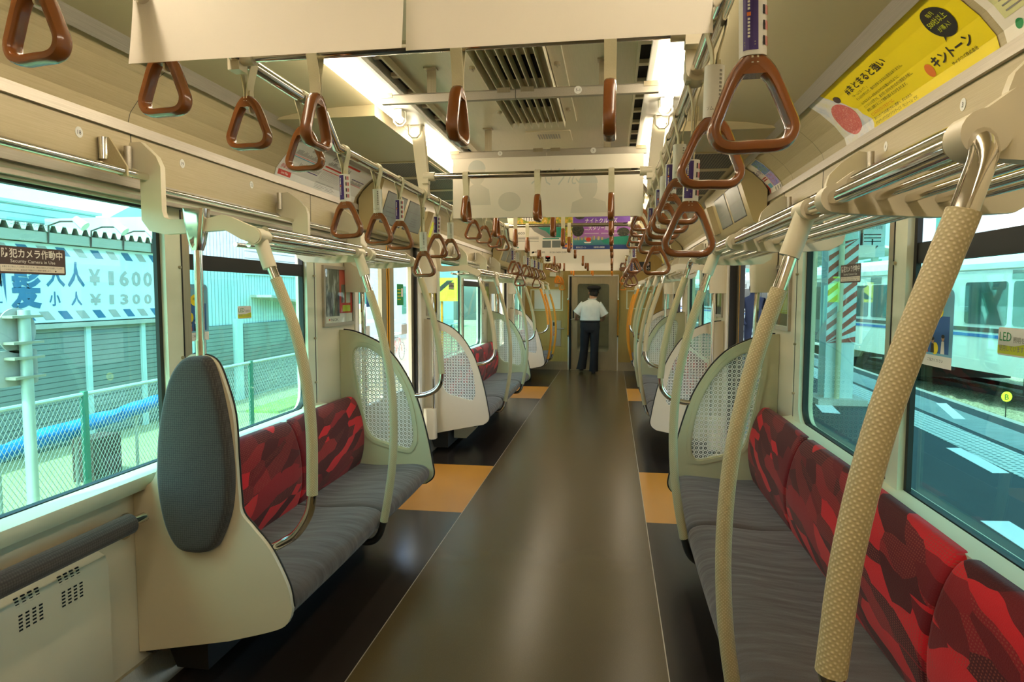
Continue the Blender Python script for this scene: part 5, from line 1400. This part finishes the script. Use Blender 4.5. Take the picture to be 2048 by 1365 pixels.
    MB().sweep([(-.03+.176*math.cos(a), 12.03+.125*math.sin(a), .965) for a in [2*PI*k/28 for k in range(28)]], .014, 8, closed=True).build('belt', 'black', t)
    for x, y, z, ry in ((-.19, 12.13, .035, .0), (.038, 12.04, .0, 0)):
        mb = MB(); rings = []
        for f, w_, h in ((-.11, .022, .05), (-.09, .036, .065), (-.03, .038, .07), (.04, .044, .058), (.10, .042, .045), (.14, .022, .03)):
            rings.append([(x+w_*math.cos(2*PI*k/14), y+f, z+.001+h/2*(1+math.sin(2*PI*k/14)*1.0) + (max(0, -f-.02)*.25 if z > 0 else 0) - (max(0, f)*.16 if z > 0 else 0)) for k in range(14)])
        mb.loft(rings); mb.build('shoe', 'black', t, 60)
    mb = MB()
    tube(mb, [(.032, 12.085, 1.415, .060, .070), (.032, 12.082, 1.44, .078, .085), (.033, 12.082, 1.48, .084, .092), (.034, 12.085, 1.53, .08, .088)], 20)
    hair = mb.build('hair', 'hair', t, 60)
    for v in hair.data.vertices:
        if v.co.y > .075: v.co.y = .075
    mb = MB()
    tube(mb, [(.034, 12.085, 1.500, .088, .10), (.034, 12.085, 1.535, .092, .104), (.034, 12.09, 1.555, .120, .128), (.034, 12.095, 1.582, .128, .135), (.034, 12.095, 1.605, .112, .118), (.034, 12.095, 1.618, .06, .065), (.034, 12.095, 1.621, .01, .01)], 24)
    mb.prism([(.034+.088*math.cos(a), 12.085+.10*math.sin(a)) for a in [PI*(.1+.8*k/10) for k in range(11)]]+[(.034+.10*math.cos(a), 12.085+.175*math.sin(a)) for a in [PI*(.9-.8*k/10) for k in range(11)]], lambda u, v, w: (u, v, 1.502+w-(v-12.1)*.35), 0, .006)
    mb.build('cap', 'blackcloth', t, 60)
    MB().sweep([(.118, 12.09, 1.468), (.117, 12.16, 1.466), (.10, 12.185, 1.462)], .003, 6).build('glasses', 'ink', t)
M['shirt'] = simple('white_shirt', c('#dfe1d6'), .75, var=.05, vs=14, bump=.15, bs=20)
M['blackcloth'] = simple('black_cloth', c('#15151a'), .8, var=.2, vs=10)
M['hair'] = simple('dark_hair', c('#241d18'), .6)
person()
t = thing('paper_sheet', 'white folded paper held in the left hand of the person', 'paper', (-.33, 12.33, 1.0))
MB().prism([(-.40, 12.26), (-.29, 12.28), (-.30, 12.40), (-.41, 12.38)], lambda u, v, w: (u, v, 1.004+w-(u+.3)*-.25), 0, .002).build('sheet', 'paper2', t)
# ---------------------------------------------------------------- outside, left: ground, fence, shops
M['gravel'] = None
def gravel(name, a, b, sc=40):
    n = N(name); v = n.coord(); f = n.noise(v, sc, 3, .7); g = n.noise(v, 1.2, 3)
    col = n.ramp(f, [(.35, a), (.65, b)])
    col = n.mix(n.math('MULTIPLY', g, .4), col, c('#8a8a5a'))
    return n.done(n.bsdf(col, .9, 0, .2, n.bump(f, .6, .03)).outputs[0])
M['gravel'] = gravel('yard_gravel', c('#8a8468'), c('#b3ab88'))
M['ballast'] = gravel('ballast_stone', c('#3f3d36'), c('#a8a38f'), 26)
M['fencegreen'] = simple('fence_green', c('#3f7a66'), .5)
M['wire'] = simple('fence_wire', c('#b9bdb6'), .45, .4)
M['signwhite'] = simple('shop_sign_white', c('#e6eeec'), .5, var=.02, vs=1)
M['signblue'] = simple('shop_sign_blue', c('#3f6f94'), .5, var=.12, vs=3)
M['signgrey'] = simple('shop_sign_grey', c('#b5aaa4'), .55)
M['siding'] = simple('pale_siding', c('#c3d6d2'), .6, var=.05, vs=1)
M['tarp'] = simple('blue_tarp', c('#1f78c4'), .45, var=.2, vs=6, bump=.6, bs=14)
M['concrete'] = simple('concrete', c('#b5b3a6'), .8, var=.1, vs=3, bump=.2, bs=40)
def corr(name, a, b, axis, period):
    """ribbed sheet: the ribs are a wave in the surface normal and a darker tone in the grooves"""
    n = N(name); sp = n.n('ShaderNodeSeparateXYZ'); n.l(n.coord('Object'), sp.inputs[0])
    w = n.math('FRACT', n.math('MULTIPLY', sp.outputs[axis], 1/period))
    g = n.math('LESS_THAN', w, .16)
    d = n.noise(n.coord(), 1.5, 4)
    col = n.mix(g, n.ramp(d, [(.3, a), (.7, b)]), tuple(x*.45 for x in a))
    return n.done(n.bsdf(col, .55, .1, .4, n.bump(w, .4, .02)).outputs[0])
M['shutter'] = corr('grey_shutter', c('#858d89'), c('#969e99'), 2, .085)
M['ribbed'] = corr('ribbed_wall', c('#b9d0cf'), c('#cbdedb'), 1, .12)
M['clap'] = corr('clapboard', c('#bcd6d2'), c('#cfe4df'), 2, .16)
M['grass'] = simple('grass', c('#7fa03c'), .8, var=.3, vs=8)
GZ = -.93
struct(MB().box(-40, -15, GZ-.1, -1.6, 60, GZ), 'ground_left', 'gravel')
BX = -8.0
def shop(y0, y1, name, lab):
    t = thing('shop_building', lab, 'building', (BX-2, (y0+y1)/2, GZ)); return t
t = shop(2.5, 11.7, '', 'low shop building with roller shutters under a barber price sign, outside left')
MB().box(BX-3.2, 2.5, GZ, BX-.12, 11.7, 2.36).build('wall', 'siding', t)
for i, (a, b) in enumerate([(3.0, 5.0), (5.15, 7.2), (7.35, 9.3), (9.42, 10.55), (10.65, 11.5)]):
    MB().box(BX-.12, a, GZ+.05, BX-.05, b, .92).build('roller_shutter', 'shutter', t)
    MB().box(BX-.12, b, GZ, BX-.01, b+.10, .95).build('shutter_post', 'siding', t)
MB().box(BX-.12, 2.5, .93, BX+.06, 11.7, 1.0).build('ledge', 'concrete', t)
MB().box(BX-.12, 2.5, 2.21, BX+.10, 11.7, 2.36).build('gutter', 'alum', t)
mb = MB()
y = 2.5; pts = []
while y < 11.8:
    pts += [(y, 2.375), (y+.06, 2.375), (y+.10, 2.47), (y+.16, 2.47)]; y += .20
out = pts+[(p[0], p[1]-.012) for p in reversed(pts)]
mb.prism(out, lambda u, v, w: (BX-w+.12, u, v+w*.06), 0, 2.9); mb.build('corrugated_roof', 'alum', t, 30)
t = thing('price_sign', 'wide white barber price sign with blue and grey stripes above the shutters', 'sign', (BX, 7, 1.0))
MB().box(BX-.10, 3.0, 1.02, BX, 11.5, 2.20).build('board', 'signwhite', t)
fs = lambda u, v, w: (BX+w, u, v)
mb = MB(); k = 0; y = 3.4
while y < 11.2:
    for z0, z1 in ((2.03, 2.16), (1.06, 1.19)):
        o = [(y+.12, z0), (y+.29, z0), (y+.17, z1), (y, z1)]
        shape(mb, fs, o, k % 2, .004)
    y += .335; k += 1
text(mb, '髪', fs, 7.99, 1.31, .50, 0, .50, 'l', .006, .03); text(mb, '調', fs, 7.42, 1.31, .50, 0, .50, 'l', .006, .03)
text(mb, '大', fs, 8.58, 1.60, .31, 0, .34, 'l', .006, .02); text(mb, '人', fs, 8.97, 1.60, .31, 0, .33, 'l', .006, .02)
text(mb, '小', fs, 8.62, 1.29, .175, 0, .20, 'l', .006, .02); text(mb, '人', fs, 9.02, 1.29, .175, 0, .21, 'l', .006, .02)
for zz, hh, dg, w_ in ((1.60, .26, '1600', .22), (1.28, .175, '1300', .19)):
    text(mb, '¥', fs, 9.39, zz, hh, 1, .24, 'l', .006, .03)
    for q, ch in enumerate(dg): text(mb, ch, fs, 9.76+.29*q+(.05 if ch == '1' else 0), zz, hh, 1, w_*(.5 if ch == '1' else 1), 'l', .006, 0 if ch == '1' else .03)
mb.build('lettering', ['signblue', 'signgrey'], t)
for i, y in enumerate((8.55, 9.35, 10.05, 10.75)):
    t = thing('sign_lamp', '%s white spotlight on an arm over the barber price sign' % ORD[i], 'lamp', (BX+.1, y, 2.2), 'spotlights over the barber sign')
    MB().sweep([(BX+.10, y, 2.2), (BX+.12, y, 2.46), (BX+.30, y+.02, 2.52), (BX+.55, y+.05, 2.52)], .014, 8).build('arm', 'brownprint', t)
    MB().cyl((BX+.52, y+.05, 2.56), (BX+.66, y+.08, 2.44), .05, 14, r1=.075).build('lamp_head', 'white', t)
t = thing('building', 'tall pale building with clapboard siding behind the barber sign', 'building', (-14, 9, GZ))
MB().box(-18, 4.0, GZ, -11.5, 13.6, 3.27).build('wall', 'clap', t); MB().box(-18.2, 3.9, 3.27, -11.42, 13.7, 3.33).build('roof_edge', 'siding', t)
t = thing('building', 'grey round roofed hall behind the corrugated roof', 'building', (-20, 20, GZ))
MB().prism([(16, GZ)]+[(16+8*k/14, 3.1+1.5*math.sin(PI*k/14)) for k in range(15)]+[(24, GZ)], lambda u, v, w: (-14-w, u, v), 0, 8).build('hall', 'siding', t)
t = thing('building', 'pale ribbed shed with low shutters behind the chain link fence', 'building', (BX-2, 15, GZ))
MB().box(BX-3.2, 11.9, GZ, BX+.02, 17.5, 3.0).build('wall', 'ribbed', t)
for a, b in ((12.0, 13.3), (13.75, 16.2)): MB().box(BX+.02, a, GZ+.05, BX+.05, b, .78).build('roller_shutter', 'shutter', t)
MB().box(BX+.02, 13.38, GZ, BX+.10, 13.62, .9).build('post', 'siding', t)
MB().prism([(14.1, 1.44), (16.9, 1.16), (16.9, 1.10), (14.1, 1.38)], lambda u, v, w: (BX+w, u, v), .02, .55).build('awning', 'concrete', t)
MB().box(BX+.02, 13.9, 1.9, BX+.06, 17.3, 3.0).build('upper_siding', 'clap', t)
# fence
FX = -5.8
t = thing('chain_link_fence', 'green chain link fence with steel top rail, outside the left windows', 'fence', (FX, 10, GZ))
MB().cyl((FX, 1, .255), (FX, 26, .30), .024, 8).build('top_rail', 'wire', t)
for y in (3.2, 6.77, 10.36, 13.9, 17.5, 21.0, 24.6):
    MB().box(FX-.03, y-.03, GZ, FX+.03, y+.03, .30).build('fence_post', 'fencegreen', t)
mb = MB(); st = .058; H = 1.16; r = .0035
def wire(a, b):
    a, b = Vector(a), Vector(b); d = (b-a).normalized(); n1 = Vector((1, 0, 0)); n2 = d.cross(n1)
    q = mb.add([a+n1*r, a+n2*r, a-n1*r, a-n2*r, b+n1*r, b+n2*r, b-n1*r, b-n2*r])
    for k in range(4): mb.face((q+k, q+(k+1) % 4, q+4+(k+1) % 4, q+4+k))
y = 2.0
while y < 20:
    wire((FX, y, GZ+.04), (FX, y+H*.62, GZ+.04+H)); wire((FX, y+H*.62, GZ+.04), (FX, y, GZ+.04+H)); y += st
tag(mb.build('wire_mesh', 'wire', t, fix=False), None)
t = thing('tarpaulin', 'bright blue crumpled tarpaulin draped along the foot of the fence', 'tarpaulin', (FX-.2, 7, GZ))
random.seed(3); rings = []
for i in range(40):
    y = 3.5+i*.16; z = -.36+.010*i
    rings.append([(FX-.16+.10*math.cos(2*PI*k/10)*random.uniform(.6, 1.2), y, z+.10*math.sin(2*PI*k/10)*random.uniform(.6, 1.25)) for k in range(10)])
MB().loft(rings).build('sheet', 'tarp', t, 60)
mb = MB()
for k in range(7): mb.cyl((FX-.16, 3.8+k, GZ), (FX-.16, 3.8+k, -.3+.06*k), .02, 8)
mb.build('support', 'concrete', t)
t = thing('crate', 'dark brown crate standing on the ground behind the fence', 'crate', (FX-.3, 7.4, GZ))
MB().box(FX-.55, 7.15, GZ, FX-.25, 7.62, -.38).build('box', 'brownprint', t)
# sign post seen from behind
t = thing('sign_post', 'grey post with a round plate over a square plate, seen from behind', 'sign post', (-5.0, 5.25, GZ))
MB().cyl((-5.0, 5.25, GZ), (-5.0, 5.25, 1.30), .05, 16).build('post', 'wire', t)
MB().prism(ell(5.23, 1.11, .20, .21, 32), lambda u, v, w: (-5.06-w, u, v), 0, .012).build('round_plate', 'signgrey', t)
MB().prism(rrect(5.02, .60, 5.43, .93, .03), lambda u, v, w: (-5.06-w, u, v), 0, .012).build('square_plate', 'signgrey', t)
for z in (1.24, 1.0, .86, .68): MB().box(-5.07, 5.08, z-.012, -4.945, 5.40, z+.012).build('clamp_band', 'alum', t)
# far left: parked truck, bicycles, yellow sign
t = thing('truck', 'pale blue small truck parked beyond the fence', 'truck', (-9.5, 24.5, GZ))
MB().prism([(21.6, -.45), (21.6, .2), (22.0, .95), (22.35, 1.08), (24.0, 1.08), (24.0, -.45)], lambda u, v, w: (-9-w, u, v), 0, 1.7).build('cab', 'signwhite', t, 30)
MB().prism([(22.15, .35), (22.4, .92), (23.7, .92), (23.7, .35)], lambda u, v, w: (-9+w, u, v), 0, .02).build('side_window', 'limewash', t)
MB().box(-10.7, 24.05, -.35, -9, 27.5, .35).build('bed', 'siding', t)
for y in (22.4, 26.6): MB().cyl((-9.3, y, GZ+.32), (-9.0, y, GZ+.32), .32, 20).build('wheel', 'black', t)
for i in range(4):
    y = 17.8+i*1.95
    t = thing('bicycle', '%s bicycle parked along the left fence, seen past the near door' % ORD[i], 'bicycle', (-7.2, y, GZ), 'bicycles along the fence')
    for dy in (0, 1.05):
        MB().sweep([(-7.2, y+dy+.32*math.cos(a), GZ+.34+.32*math.sin(a)) for a in [2*PI*k/24 for k in range(24)]], .018, 6, closed=True).build('wheel', 'dark', t)
    fr = MB()
    for a, b in (((0, .34), (.38, .78)), ((.38, .78), (.85, .82)), ((.85, .82), (1.05, .34)), ((.38, .78), (.45, .34)), ((.45, .34), (.85, .82)), ((0, .34), (.45, .34))):
        fr.cyl((-7.2, y+a[0], GZ+a[1]), (-7.2, y+b[0], GZ+b[1]), .016, 6)
    fr.build('bike_frame', ('wire', 'signblue', 'redprint', 'dark')[i], t)
    MB().cyl((-7.45, y+.86, GZ+1.0), (-6.95, y+.86, GZ+1.0), .014, 6).cyl((-7.2, y+.85, GZ+.8), (-7.2, y+.86, GZ+1.0), .014, 6).build('handlebar', 'wire', t)
    MB().cbox(-7.2, y+.36, GZ+.86, .14, .24, .05).build('saddle', 'black', t)
t = thing('warning_sign', 'yellow sign with black diagonal bars beyond the far left window', 'sign', (-6.5, 25, 1.2))
fw = lambda u, v, w: (-6.2+u, 24.6-w, v)
mb = MB().prism([(-.9, 1.2), (.9, 1.2), (.9, 2.1), (-.9, 2.1)], fw, 0, .04); shape(mb, fw, [(-.6, 1.3), (-.35, 1.3), (.5, 2.0), (.25, 2.0)], 1, .045)
mb.build('plate', ['limeink', 'ink'], t); MB().cyl((-6.2, 24.68, GZ), (-6.2, 24.68, 2.1), .05, 10).build('post', 'orange', t)
t = thing('house', 'pale grey house wall far behind the bicycles', 'building', (-13, 27, GZ)); MB().box(-16, 26, GZ, -11, 46, 5).build('wall', 'siding', t)
mb = MB()
for k in range(4): mb.box(-11.0, 27.5+k*3.4, .4, -10.96, 29+k*3.4, 1.9)
mb.build('window', 'teal', t)
struct(MB().box(-6.9, 12.0, GZ, -6.2, 17, GZ+.05), 'ground_verge', 'grass')

# ---------------------------------------------------------------- outside, right: platform, train, canopy
PSL = .045
def xp(off, y): return off+PSL*y
def strip(mb, o0, o1, y0, y1, z0, z1, m=0):
    f = lambda o, y: o if o < 2 else xp(o, y)
    b = mb.add([(f(o0, y0), y0, z0), (f(o1, y0), y0, z0), (f(o1, y1), y1, z0), (f(o0, y1), y1, z0), (f(o0, y0), y0, z1), (f(o1, y0), y0, z1), (f(o1, y1), y1, z1), (f(o0, y1), y1, z1)])
    for q in ((3, 2, 1, 0), (4, 5, 6, 7), (0, 1, 5, 4), (1, 2, 6, 5), (2, 3, 7, 6), (3, 0, 4, 7)): mb.face([b+i for i in q], m)
M['asphalt'] = simple('platform_asphalt', c('#293331'), .7, var=.15, vs=3, bump=.3, bs=60)
def tactile():
    n = N('tactile_tiles'); sp = n.n('ShaderNodeSeparateXYZ'); n.l(n.coord('Object'), sp.inputs[0])
    a = n.math('SUBTRACT', n.math('FRACT', n.math('MULTIPLY', sp.outputs[0], 14)), .5); b = n.math('SUBTRACT', n.math('FRACT', n.math('MULTIPLY', sp.outputs[1], 14)), .5)
    r = n.math('SQRT', n.math('ADD', n.math('MULTIPLY', a, a), n.math('MULTIPLY', b, b)))
    col = n.ramp(r, [(.26, c('#7d948c')), (.34, c('#cfd8ce'))])
    return n.done(n.bsdf(col, .6, 0, .3, n.bump(n.ramp(r, [(.2, (1, 1, 1)), (.35, (0, 0, 0))]), .6, .01)).outputs[0])
M['tactile'] = tactile()
M['lined'] = corr('lined_paving', c('#84958f'), c('#98a8a2'), 1, .07)
PZ = -.03
mb = MB(); strip(mb, 1.48, 4.62, -12, 60, -1.2, PZ); struct(mb, 'platform', 'asphalt')
mb = MB(); strip(mb, 3.41, 3.84, -12, 60, PZ, PZ+.004); struct(mb, 'trim_11', 'tactile')
mb = MB(); strip(mb, 3.93, 4.38, -12, 60, PZ, PZ+.003); struct(mb, 'trim_12', 'lined')
mb = MB(); strip(mb, 4.62, 4.72, -12, 60, PZ-.16, PZ-.001); struct(mb, 'trim_13', 'concrete')
mb = MB()
for a in ([(3.51, 5.86), (3.65, 5.88), (3.73, 6.79), (3.58, 6.77)], [(2.74, 3.75), (2.92, 3.75), (2.95, 4.6), (2.77, 4.58)], [(4.42, 8.4), (4.55, 8.4), (4.9, 9.6), (4.77, 9.6)], [(3.0, 8.6), (3.2, 8.55), (3.3, 9.2), (3.1, 9.25)]):
    mb.prism(a, lambda u, v, w: (u, v, PZ+w), 0, .004)
struct(mb, 'trim_14', 'signwhite')
# ballast and rails
def xt(y, d=0): return 8.9-.115*y+d
mb = MB(); nx, ny = 30, 130; random.seed(11)
def bz(f): return -.80+.20*min(1, f*2.2)
g = [[mb.add([((xp(4.70, y))*(1-i/nx)+(xt(y)+3.2)*i/nx, y, bz(i/nx)+random.uniform(-.045, .03))]) for i in range(nx+1)] for y in [0+.24*j for j in range(ny+1)]]
for j in range(ny):
    for i in range(nx): mb.face((g[j][i], g[j][i+1], g[j+1][i+1], g[j+1][i]))
b = mb.build('ballast_bed', 'ballast', None, 180); b['kind'] = 'stuff'; b['label'] = 'grey ballast stones between the platform and the other train'; b['category'] = 'ballast'
struct(MB().box(1.5, -12, -1.4, 60, 60, -1.26), 'ground_right', 'ballast')
for o, w in ((.75, 'nearer'), (1.85, 'farther')):
    mb = MB().prism([(0, 0), (30, 0), (30, .09), (0, .09)], lambda u, v, q: (xt(u, o)+q, u, v-.565), 0, .07)
    tag(mb.build('rail_track', 'dark'), '%s steel rail on the ballast under the other train' % w, 'rail track', 'rails of the next track')
# the other train
ft = lambda u, v, w: (xt(u)-w, u, v)
M['trainside'] = brushed('train_steel_side', c('#c9cdc6'), c('#dde0d8'), .4, .15, (60, 1, 60))
M['traindoor'] = simple('train_door', c('#55615c'), .3, .2)
M['trainglass'] = simple('train_window_dark', c('#26332f'), .08, spec=.9)
for car, (ya, yb) in enumerate(((3.2, 22.8), (23.3, 42.9))):
    t = thing('train', ('silver train with brown and blue stripe across the platform, nearer carriage', 'farther carriage of the silver train across the platform')[car], 'train', (xt((ya+yb)/2), (ya+yb)/2, -.5), 'carriages of the silver train')
    mb = MB()
    mb.prism([(ya, .0), (yb, .0), (yb, 2.05), (ya, 2.05)], ft, -2.7, 0)
    prof = [(0, 2.05), (.10, 2.2), (.4, 2.33), (1.35, 2.40), (2.3, 2.33), (2.6, 2.2), (2.7, 2.05)]
    mb.prism(prof, lambda u, v, w: (xt(w, u), w, v), ya, yb)
    mb.build('body', 'trainside', t, 30)
    for nm, z0, z1, mt in (('brown_stripe', .75, .83, 'brownprint'), ('blue_stripe', .65, .71, 'blueink')):
        MB().prism([(ya, z0), (yb, z0), (yb, z1), (ya, z1)], ft, .001, .006).build(nm, mt, t)
    MB().prism([(ya, 1.93), (yb, 1.93), (yb, 1.945), (ya, 1.945)], ft, .001, .012).build('gutter_line', 'alum', t)
    L = (yb-ya)/4
    for k in range(4):
        d0 = ya+L*k+L/2-.65
        dr = MB().prism([(d0, .02), (d0+1.3, .02), (d0+1.3, 1.84), (d0, 1.84)], ft, .002, .010).build('train_door', 'traindoor', t)
        for e in (.06, .70): MB().prism(rrect(d0+e, .72, d0+e+.54, 1.70, .08), ft, .011, .016).build('door_window', 'trainglass', dr)
        MB().prism([(d0+.645, .02), (d0+.655, .02), (d0+.655, 1.84), (d0+.645, 1.84)], ft, .011, .018).build('door_joint', 'black', dr)
        MB().prism([(d0-.02, -.05), (d0+1.32, -.05), (d0+1.32, .01), (d0-.02, .01)], ft, .0, .06).build('step', 'whiteink', t)
        w0 = d0+1.3+.45
        if k < 3:
            for e in (0, 1.3):
                MB().prism(rrect(w0+e, .90, w0+e+1.15, 1.70, .06), ft, .001, .012).build('side_window', 'trainglass', t)
            MB().prism([(w0+.7, 1.74), (w0+1.2, 1.74), (w0+1.2, 1.90), (w0+.7, 1.90)], ft, .001, .012).build('side_display', 'screen', t)
        MB().box(xt(w0)+.35, w0-.4, -.42, xt(w0)+2.3, w0+1.6, 0.02).build('underfloor_box', 'dark', t)
    for k in (0, 1):
        yb_ = ya+2.2+k*(yb-ya-4.4)
        for e in (-1.05, 1.05): MB().cyl((xt(yb_)+.72, yb_+e, -.10), (xt(yb_)+.86, yb_+e, -.10), .375, 24).build('wheel', 'dark', t)
        MB().prism([(yb_-1.5, -.06), (yb_+1.5, -.06), (yb_+1.3, -.25), (yb_+.4, -.36), (yb_-.4, -.36), (yb_-1.3, -.25)], ft, -.7, -.5).build('bogie_frame', 'concrete', t)
# platform pillar with striped band
M['redprint2'] = simple('dull_red_paint', c('#9c3526'), .55)
t = thing('platform_pillar', 'pale platform pillar with red and white stripes on a square base', 'pillar', (3.42, 9.45, PZ))
MB().cbox(3.43, 9.48, PZ+.04, .62, .62, .08).build('base', 'concrete', t)
pm = MB().box(3.24, 9.33, PZ+.08, 3.60, 9.36, 3.1).box(3.24, 9.60, PZ+.08, 3.60, 9.63, 3.1).box(3.405, 9.36, PZ+.08, 3.435, 9.60, 3.1)
pm.build('column', 'siding', t)
def band(mb, fnb, w0, w1, z0, z1, ph):
    """diagonal red bars clipped to the band"""
    z = z0-.3
    k = 0
    while z < z1:
        o = []
        for (u, v) in ((w0, z), (w1, z+(w1-w0)*.85), (w1, z+(w1-w0)*.85+.078), (w0, z+.078)): o.append((u, min(max(v, z0), z1)))
        if max(p[1] for p in o)-min(p[1] for p in o) > .02: shape(mb, fnb, o, 1, .003)
        z += .155
fp = lambda u, v, w: (u, 9.328-w, v)
mb = MB().prism([(3.235, .80), (3.605, .80), (3.605, 2.2), (3.235, 2.2)], fp, 0, .006); band(mb, lambda u, v, w: fp(u, v, w+.006), 3.235, 3.605, .80, 2.2, 0)
mb.build('striped_band', ['siding', 'redprint2'] if 'redprint2' in M else ['siding', 'redprint'], t)
t = thing('downpipe', 'thin olive pipe running up the striped platform pillar', 'pipe', (3.39, 9.26, PZ)); MB().cyl((3.385, 9.28, PZ), (3.385, 9.28, 3.1), .035, 12).build('pipe', 'olive', t)
# canopy over the platform
t = thing('platform_canopy', 'canopy roof over the right platform', 'canopy', (3, 20, 3.1))
MB().prism([(1.75, -14), (xp(4.5, -14), -14), (xp(4.5, 30), 30), (1.75, 30)], lambda u, v, w: (u, v, 3.15+w), 0, .08).build('roof', 'siding', t)
mb = MB()
for y in (-3, 0, 3, 6.2, 9.4, 12.6, 16, 20, 24): mb.box(1.9, y, 2.98, xp(4.4, y)-.1, y+.1, 3.15)
mb.build('beam', 'siding', t)
def hang(lab, x, y, z, w, h, deco, mats):
    t = thing('hanging_sign', lab, 'sign', (x, y, z)); f = lambda u, v, q: (x+u, y-q, z+v)
    mb = MB().prism([(0, 0), (w, 0), (w, h), (0, h)], f, -.02, .02); deco(mb, lambda u, v, q: f(u, v, q+.02)); mb.build('board', mats, t)
    MB().cyl((x+w/2, y, z+h), (x+w/2, y, 3.15), .02, 8).build('hanger', 'dark', t)
def d_arrow(mb, f):
    text(mb, '矢印の方向', f, .06, .42, .05, 1, .25, 'l', .002); text(mb, '↓', f, .18, .08, .2, 1, None, 'c', .002)
    for k in range(3): rect(mb, f, .06, .33-k*.05, .30, .345-k*.05, 1, .002)
hang('pale hanging sign with a black down arrow above the platform', 4.05, 10.6, 2.02, .36, .55, d_arrow, ['siding', 'ink'])
hang('blank pale board hanging beside the striped pillar', 3.66, 9.9, 1.98, .36, .17, lambda mb, f: None, ['white'])
t = thing('loudspeaker', 'round dark platform loudspeaker left of the striped pillar', 'loudspeaker', (3.35, 12.5, 1.9))
MB().cyl((3.36, 12.5, 2.0), (3.30, 12.2, 1.98), .06, 20, r1=.17).build('horn', 'dark', t); MB().cyl((3.36, 12.5, 2.0), (3.36, 12.5, 3.15), .02, 8).build('bracket', 'dark', t)
t = thing('track_marker', 'yellow round marker with a black B on a thin stick in the ballast', 'marker', (xp(7.0, 14.2)-.0, 14.2, -1.15))
MX, MY = 6.35, 10.9
fm = lambda u, v, w: (MX+u, MY-w, v)
t.location = (MX, MY, -.62); WL[t.name] = Vector((MX, MY, -.62))
MB().cyl((MX, MY, -.62), (MX, MY, -.14), .008, 8).build('stick', 'dark', t)
mb = MB().prism(ell(0, -.10, .075, .078, 24), fm, 0, .01); text(mb, 'B', fm, 0, -.145, .09, 1, None, 'c', .0115); mb.build('plate', ['limeink2' if 'limeink2' in M else 'limeink', 'ink'], t)
# dark trackside cabinet and wires beyond
t = thing('overhead_wire', 'overhead wires above the other train', 'wire', (8, 20, 4.6))
mb = MB()
for o, z in ((6.6, 4.3), (6.9, 4.9), (8.8, 4.6), (8.2, 5.4)): mb.cyl((o, -5, z), (o, 60, z), .015, 6)
mb.build('wire', 'dark', t)
t = thing('building', 'pale flats far behind the other train', 'building', (16, 40, -1)); MB().box(14, 26, -1.2, 30, 90, 5.2).build('wall', 'siding', t)
mb = MB()
for j in range(3):
    for k in range(12): mb.box(13.96, 28+k*4, .6+j*1.6, 14.0, 30.4+k*4, 1.7+j*1.6)
mb.build('window', 'teal', t)
t = thing('platform_canopy', 'grey corrugated canopy above the far part of the other train', 'canopy', (9, 34, 2.6))
MB().prism([(10.5, 2.9), (7.0, 3.5), (7.0, 3.58), (10.5, 2.98)], lambda u, v, w: (u, w, v), 24, 44).build('roof', 'ribbed', t)
MB().box(6.95, 24, 3.2, 7.05, 44, 3.5).build('fascia', 'signwhite', t)
for y in (26, 33, 40): MB().box(9.9, y, -.6, 10.1, y+.2, 3.0).build('post', 'siding', t)
# people waiting beyond the open right door
t = thing('person', 'person in dark navy clothes standing on the platform, seen through the open right door', 'person', (3.2, 13.8, PZ))
def bystander(root, x, y):
    V, Ed, R = [], [], []
    def add(p, r, par=None):
        V.append(Vector(p)); R.append(r)
        if par is not None: Ed.append((par, len(V)-1))
        return len(V)-1
    pel = add((0, 0, .95), .14); sp = add((0, 0, 1.15), .13, pel); ch = add((0, 0, 1.32), .14, sp); nk = add((0, 0, 1.47), .055, ch); hd = add((0, 0, 1.58), .085, nk); add((0, 0, 1.68), .07, hd)
    for s in (-1, 1):
        a = add((s*.18, 0, 1.38), .06, ch); e = add((s*.24, .02, 1.10), .05, a); w = add((s*.20, -.14, .92), .035, e); add((s*.18, -.20, .88), .03, w)
        h = add((s*.09, 0, .88), .095, pel); k = add((s*.10, 0, .48), .065, h); a2 = add((s*.10, 0, .08), .045, k); add((s*.10, -.15, .035), .035, a2)
    me = bpy.data.meshes.new('body'); me.from_pydata([tuple(v) for v in V], Ed, []); me.materials.append(M['navycloth'])
    o = bpy.data.objects.new('body', me); COL.objects.link(o); o.parent = root
    md = o.modifiers.new('Skin', 'SKIN'); md.use_smooth_shade = True
    for i, r in enumerate(R):
        sv = me.skin_vertices[0].data[i]; sv.radius = (r, r); sv.use_root = (i == 0)
    o.modifiers.new('Subdivision', 'SUBSURF').render_levels = 2
    WL[o.name] = wloc(root)
    X, Y, Z = wloc(root)
    MB().sphere((X, Y-.01, Z+1.62), .1, 14, 0, (.95, 1.05, 1.1)).build('hair', 'hair', root)
M['navycloth'] = simple('navy_cloth', c('#232a3c'), .8)
bystander(t, 3.2, 13.8)
if _to.name in COL.objects: COL.objects.unlink(_to)
bpy.data.objects.remove(_to); bpy.data.curves.remove(_tc)
bpy.context.view_layer.update()
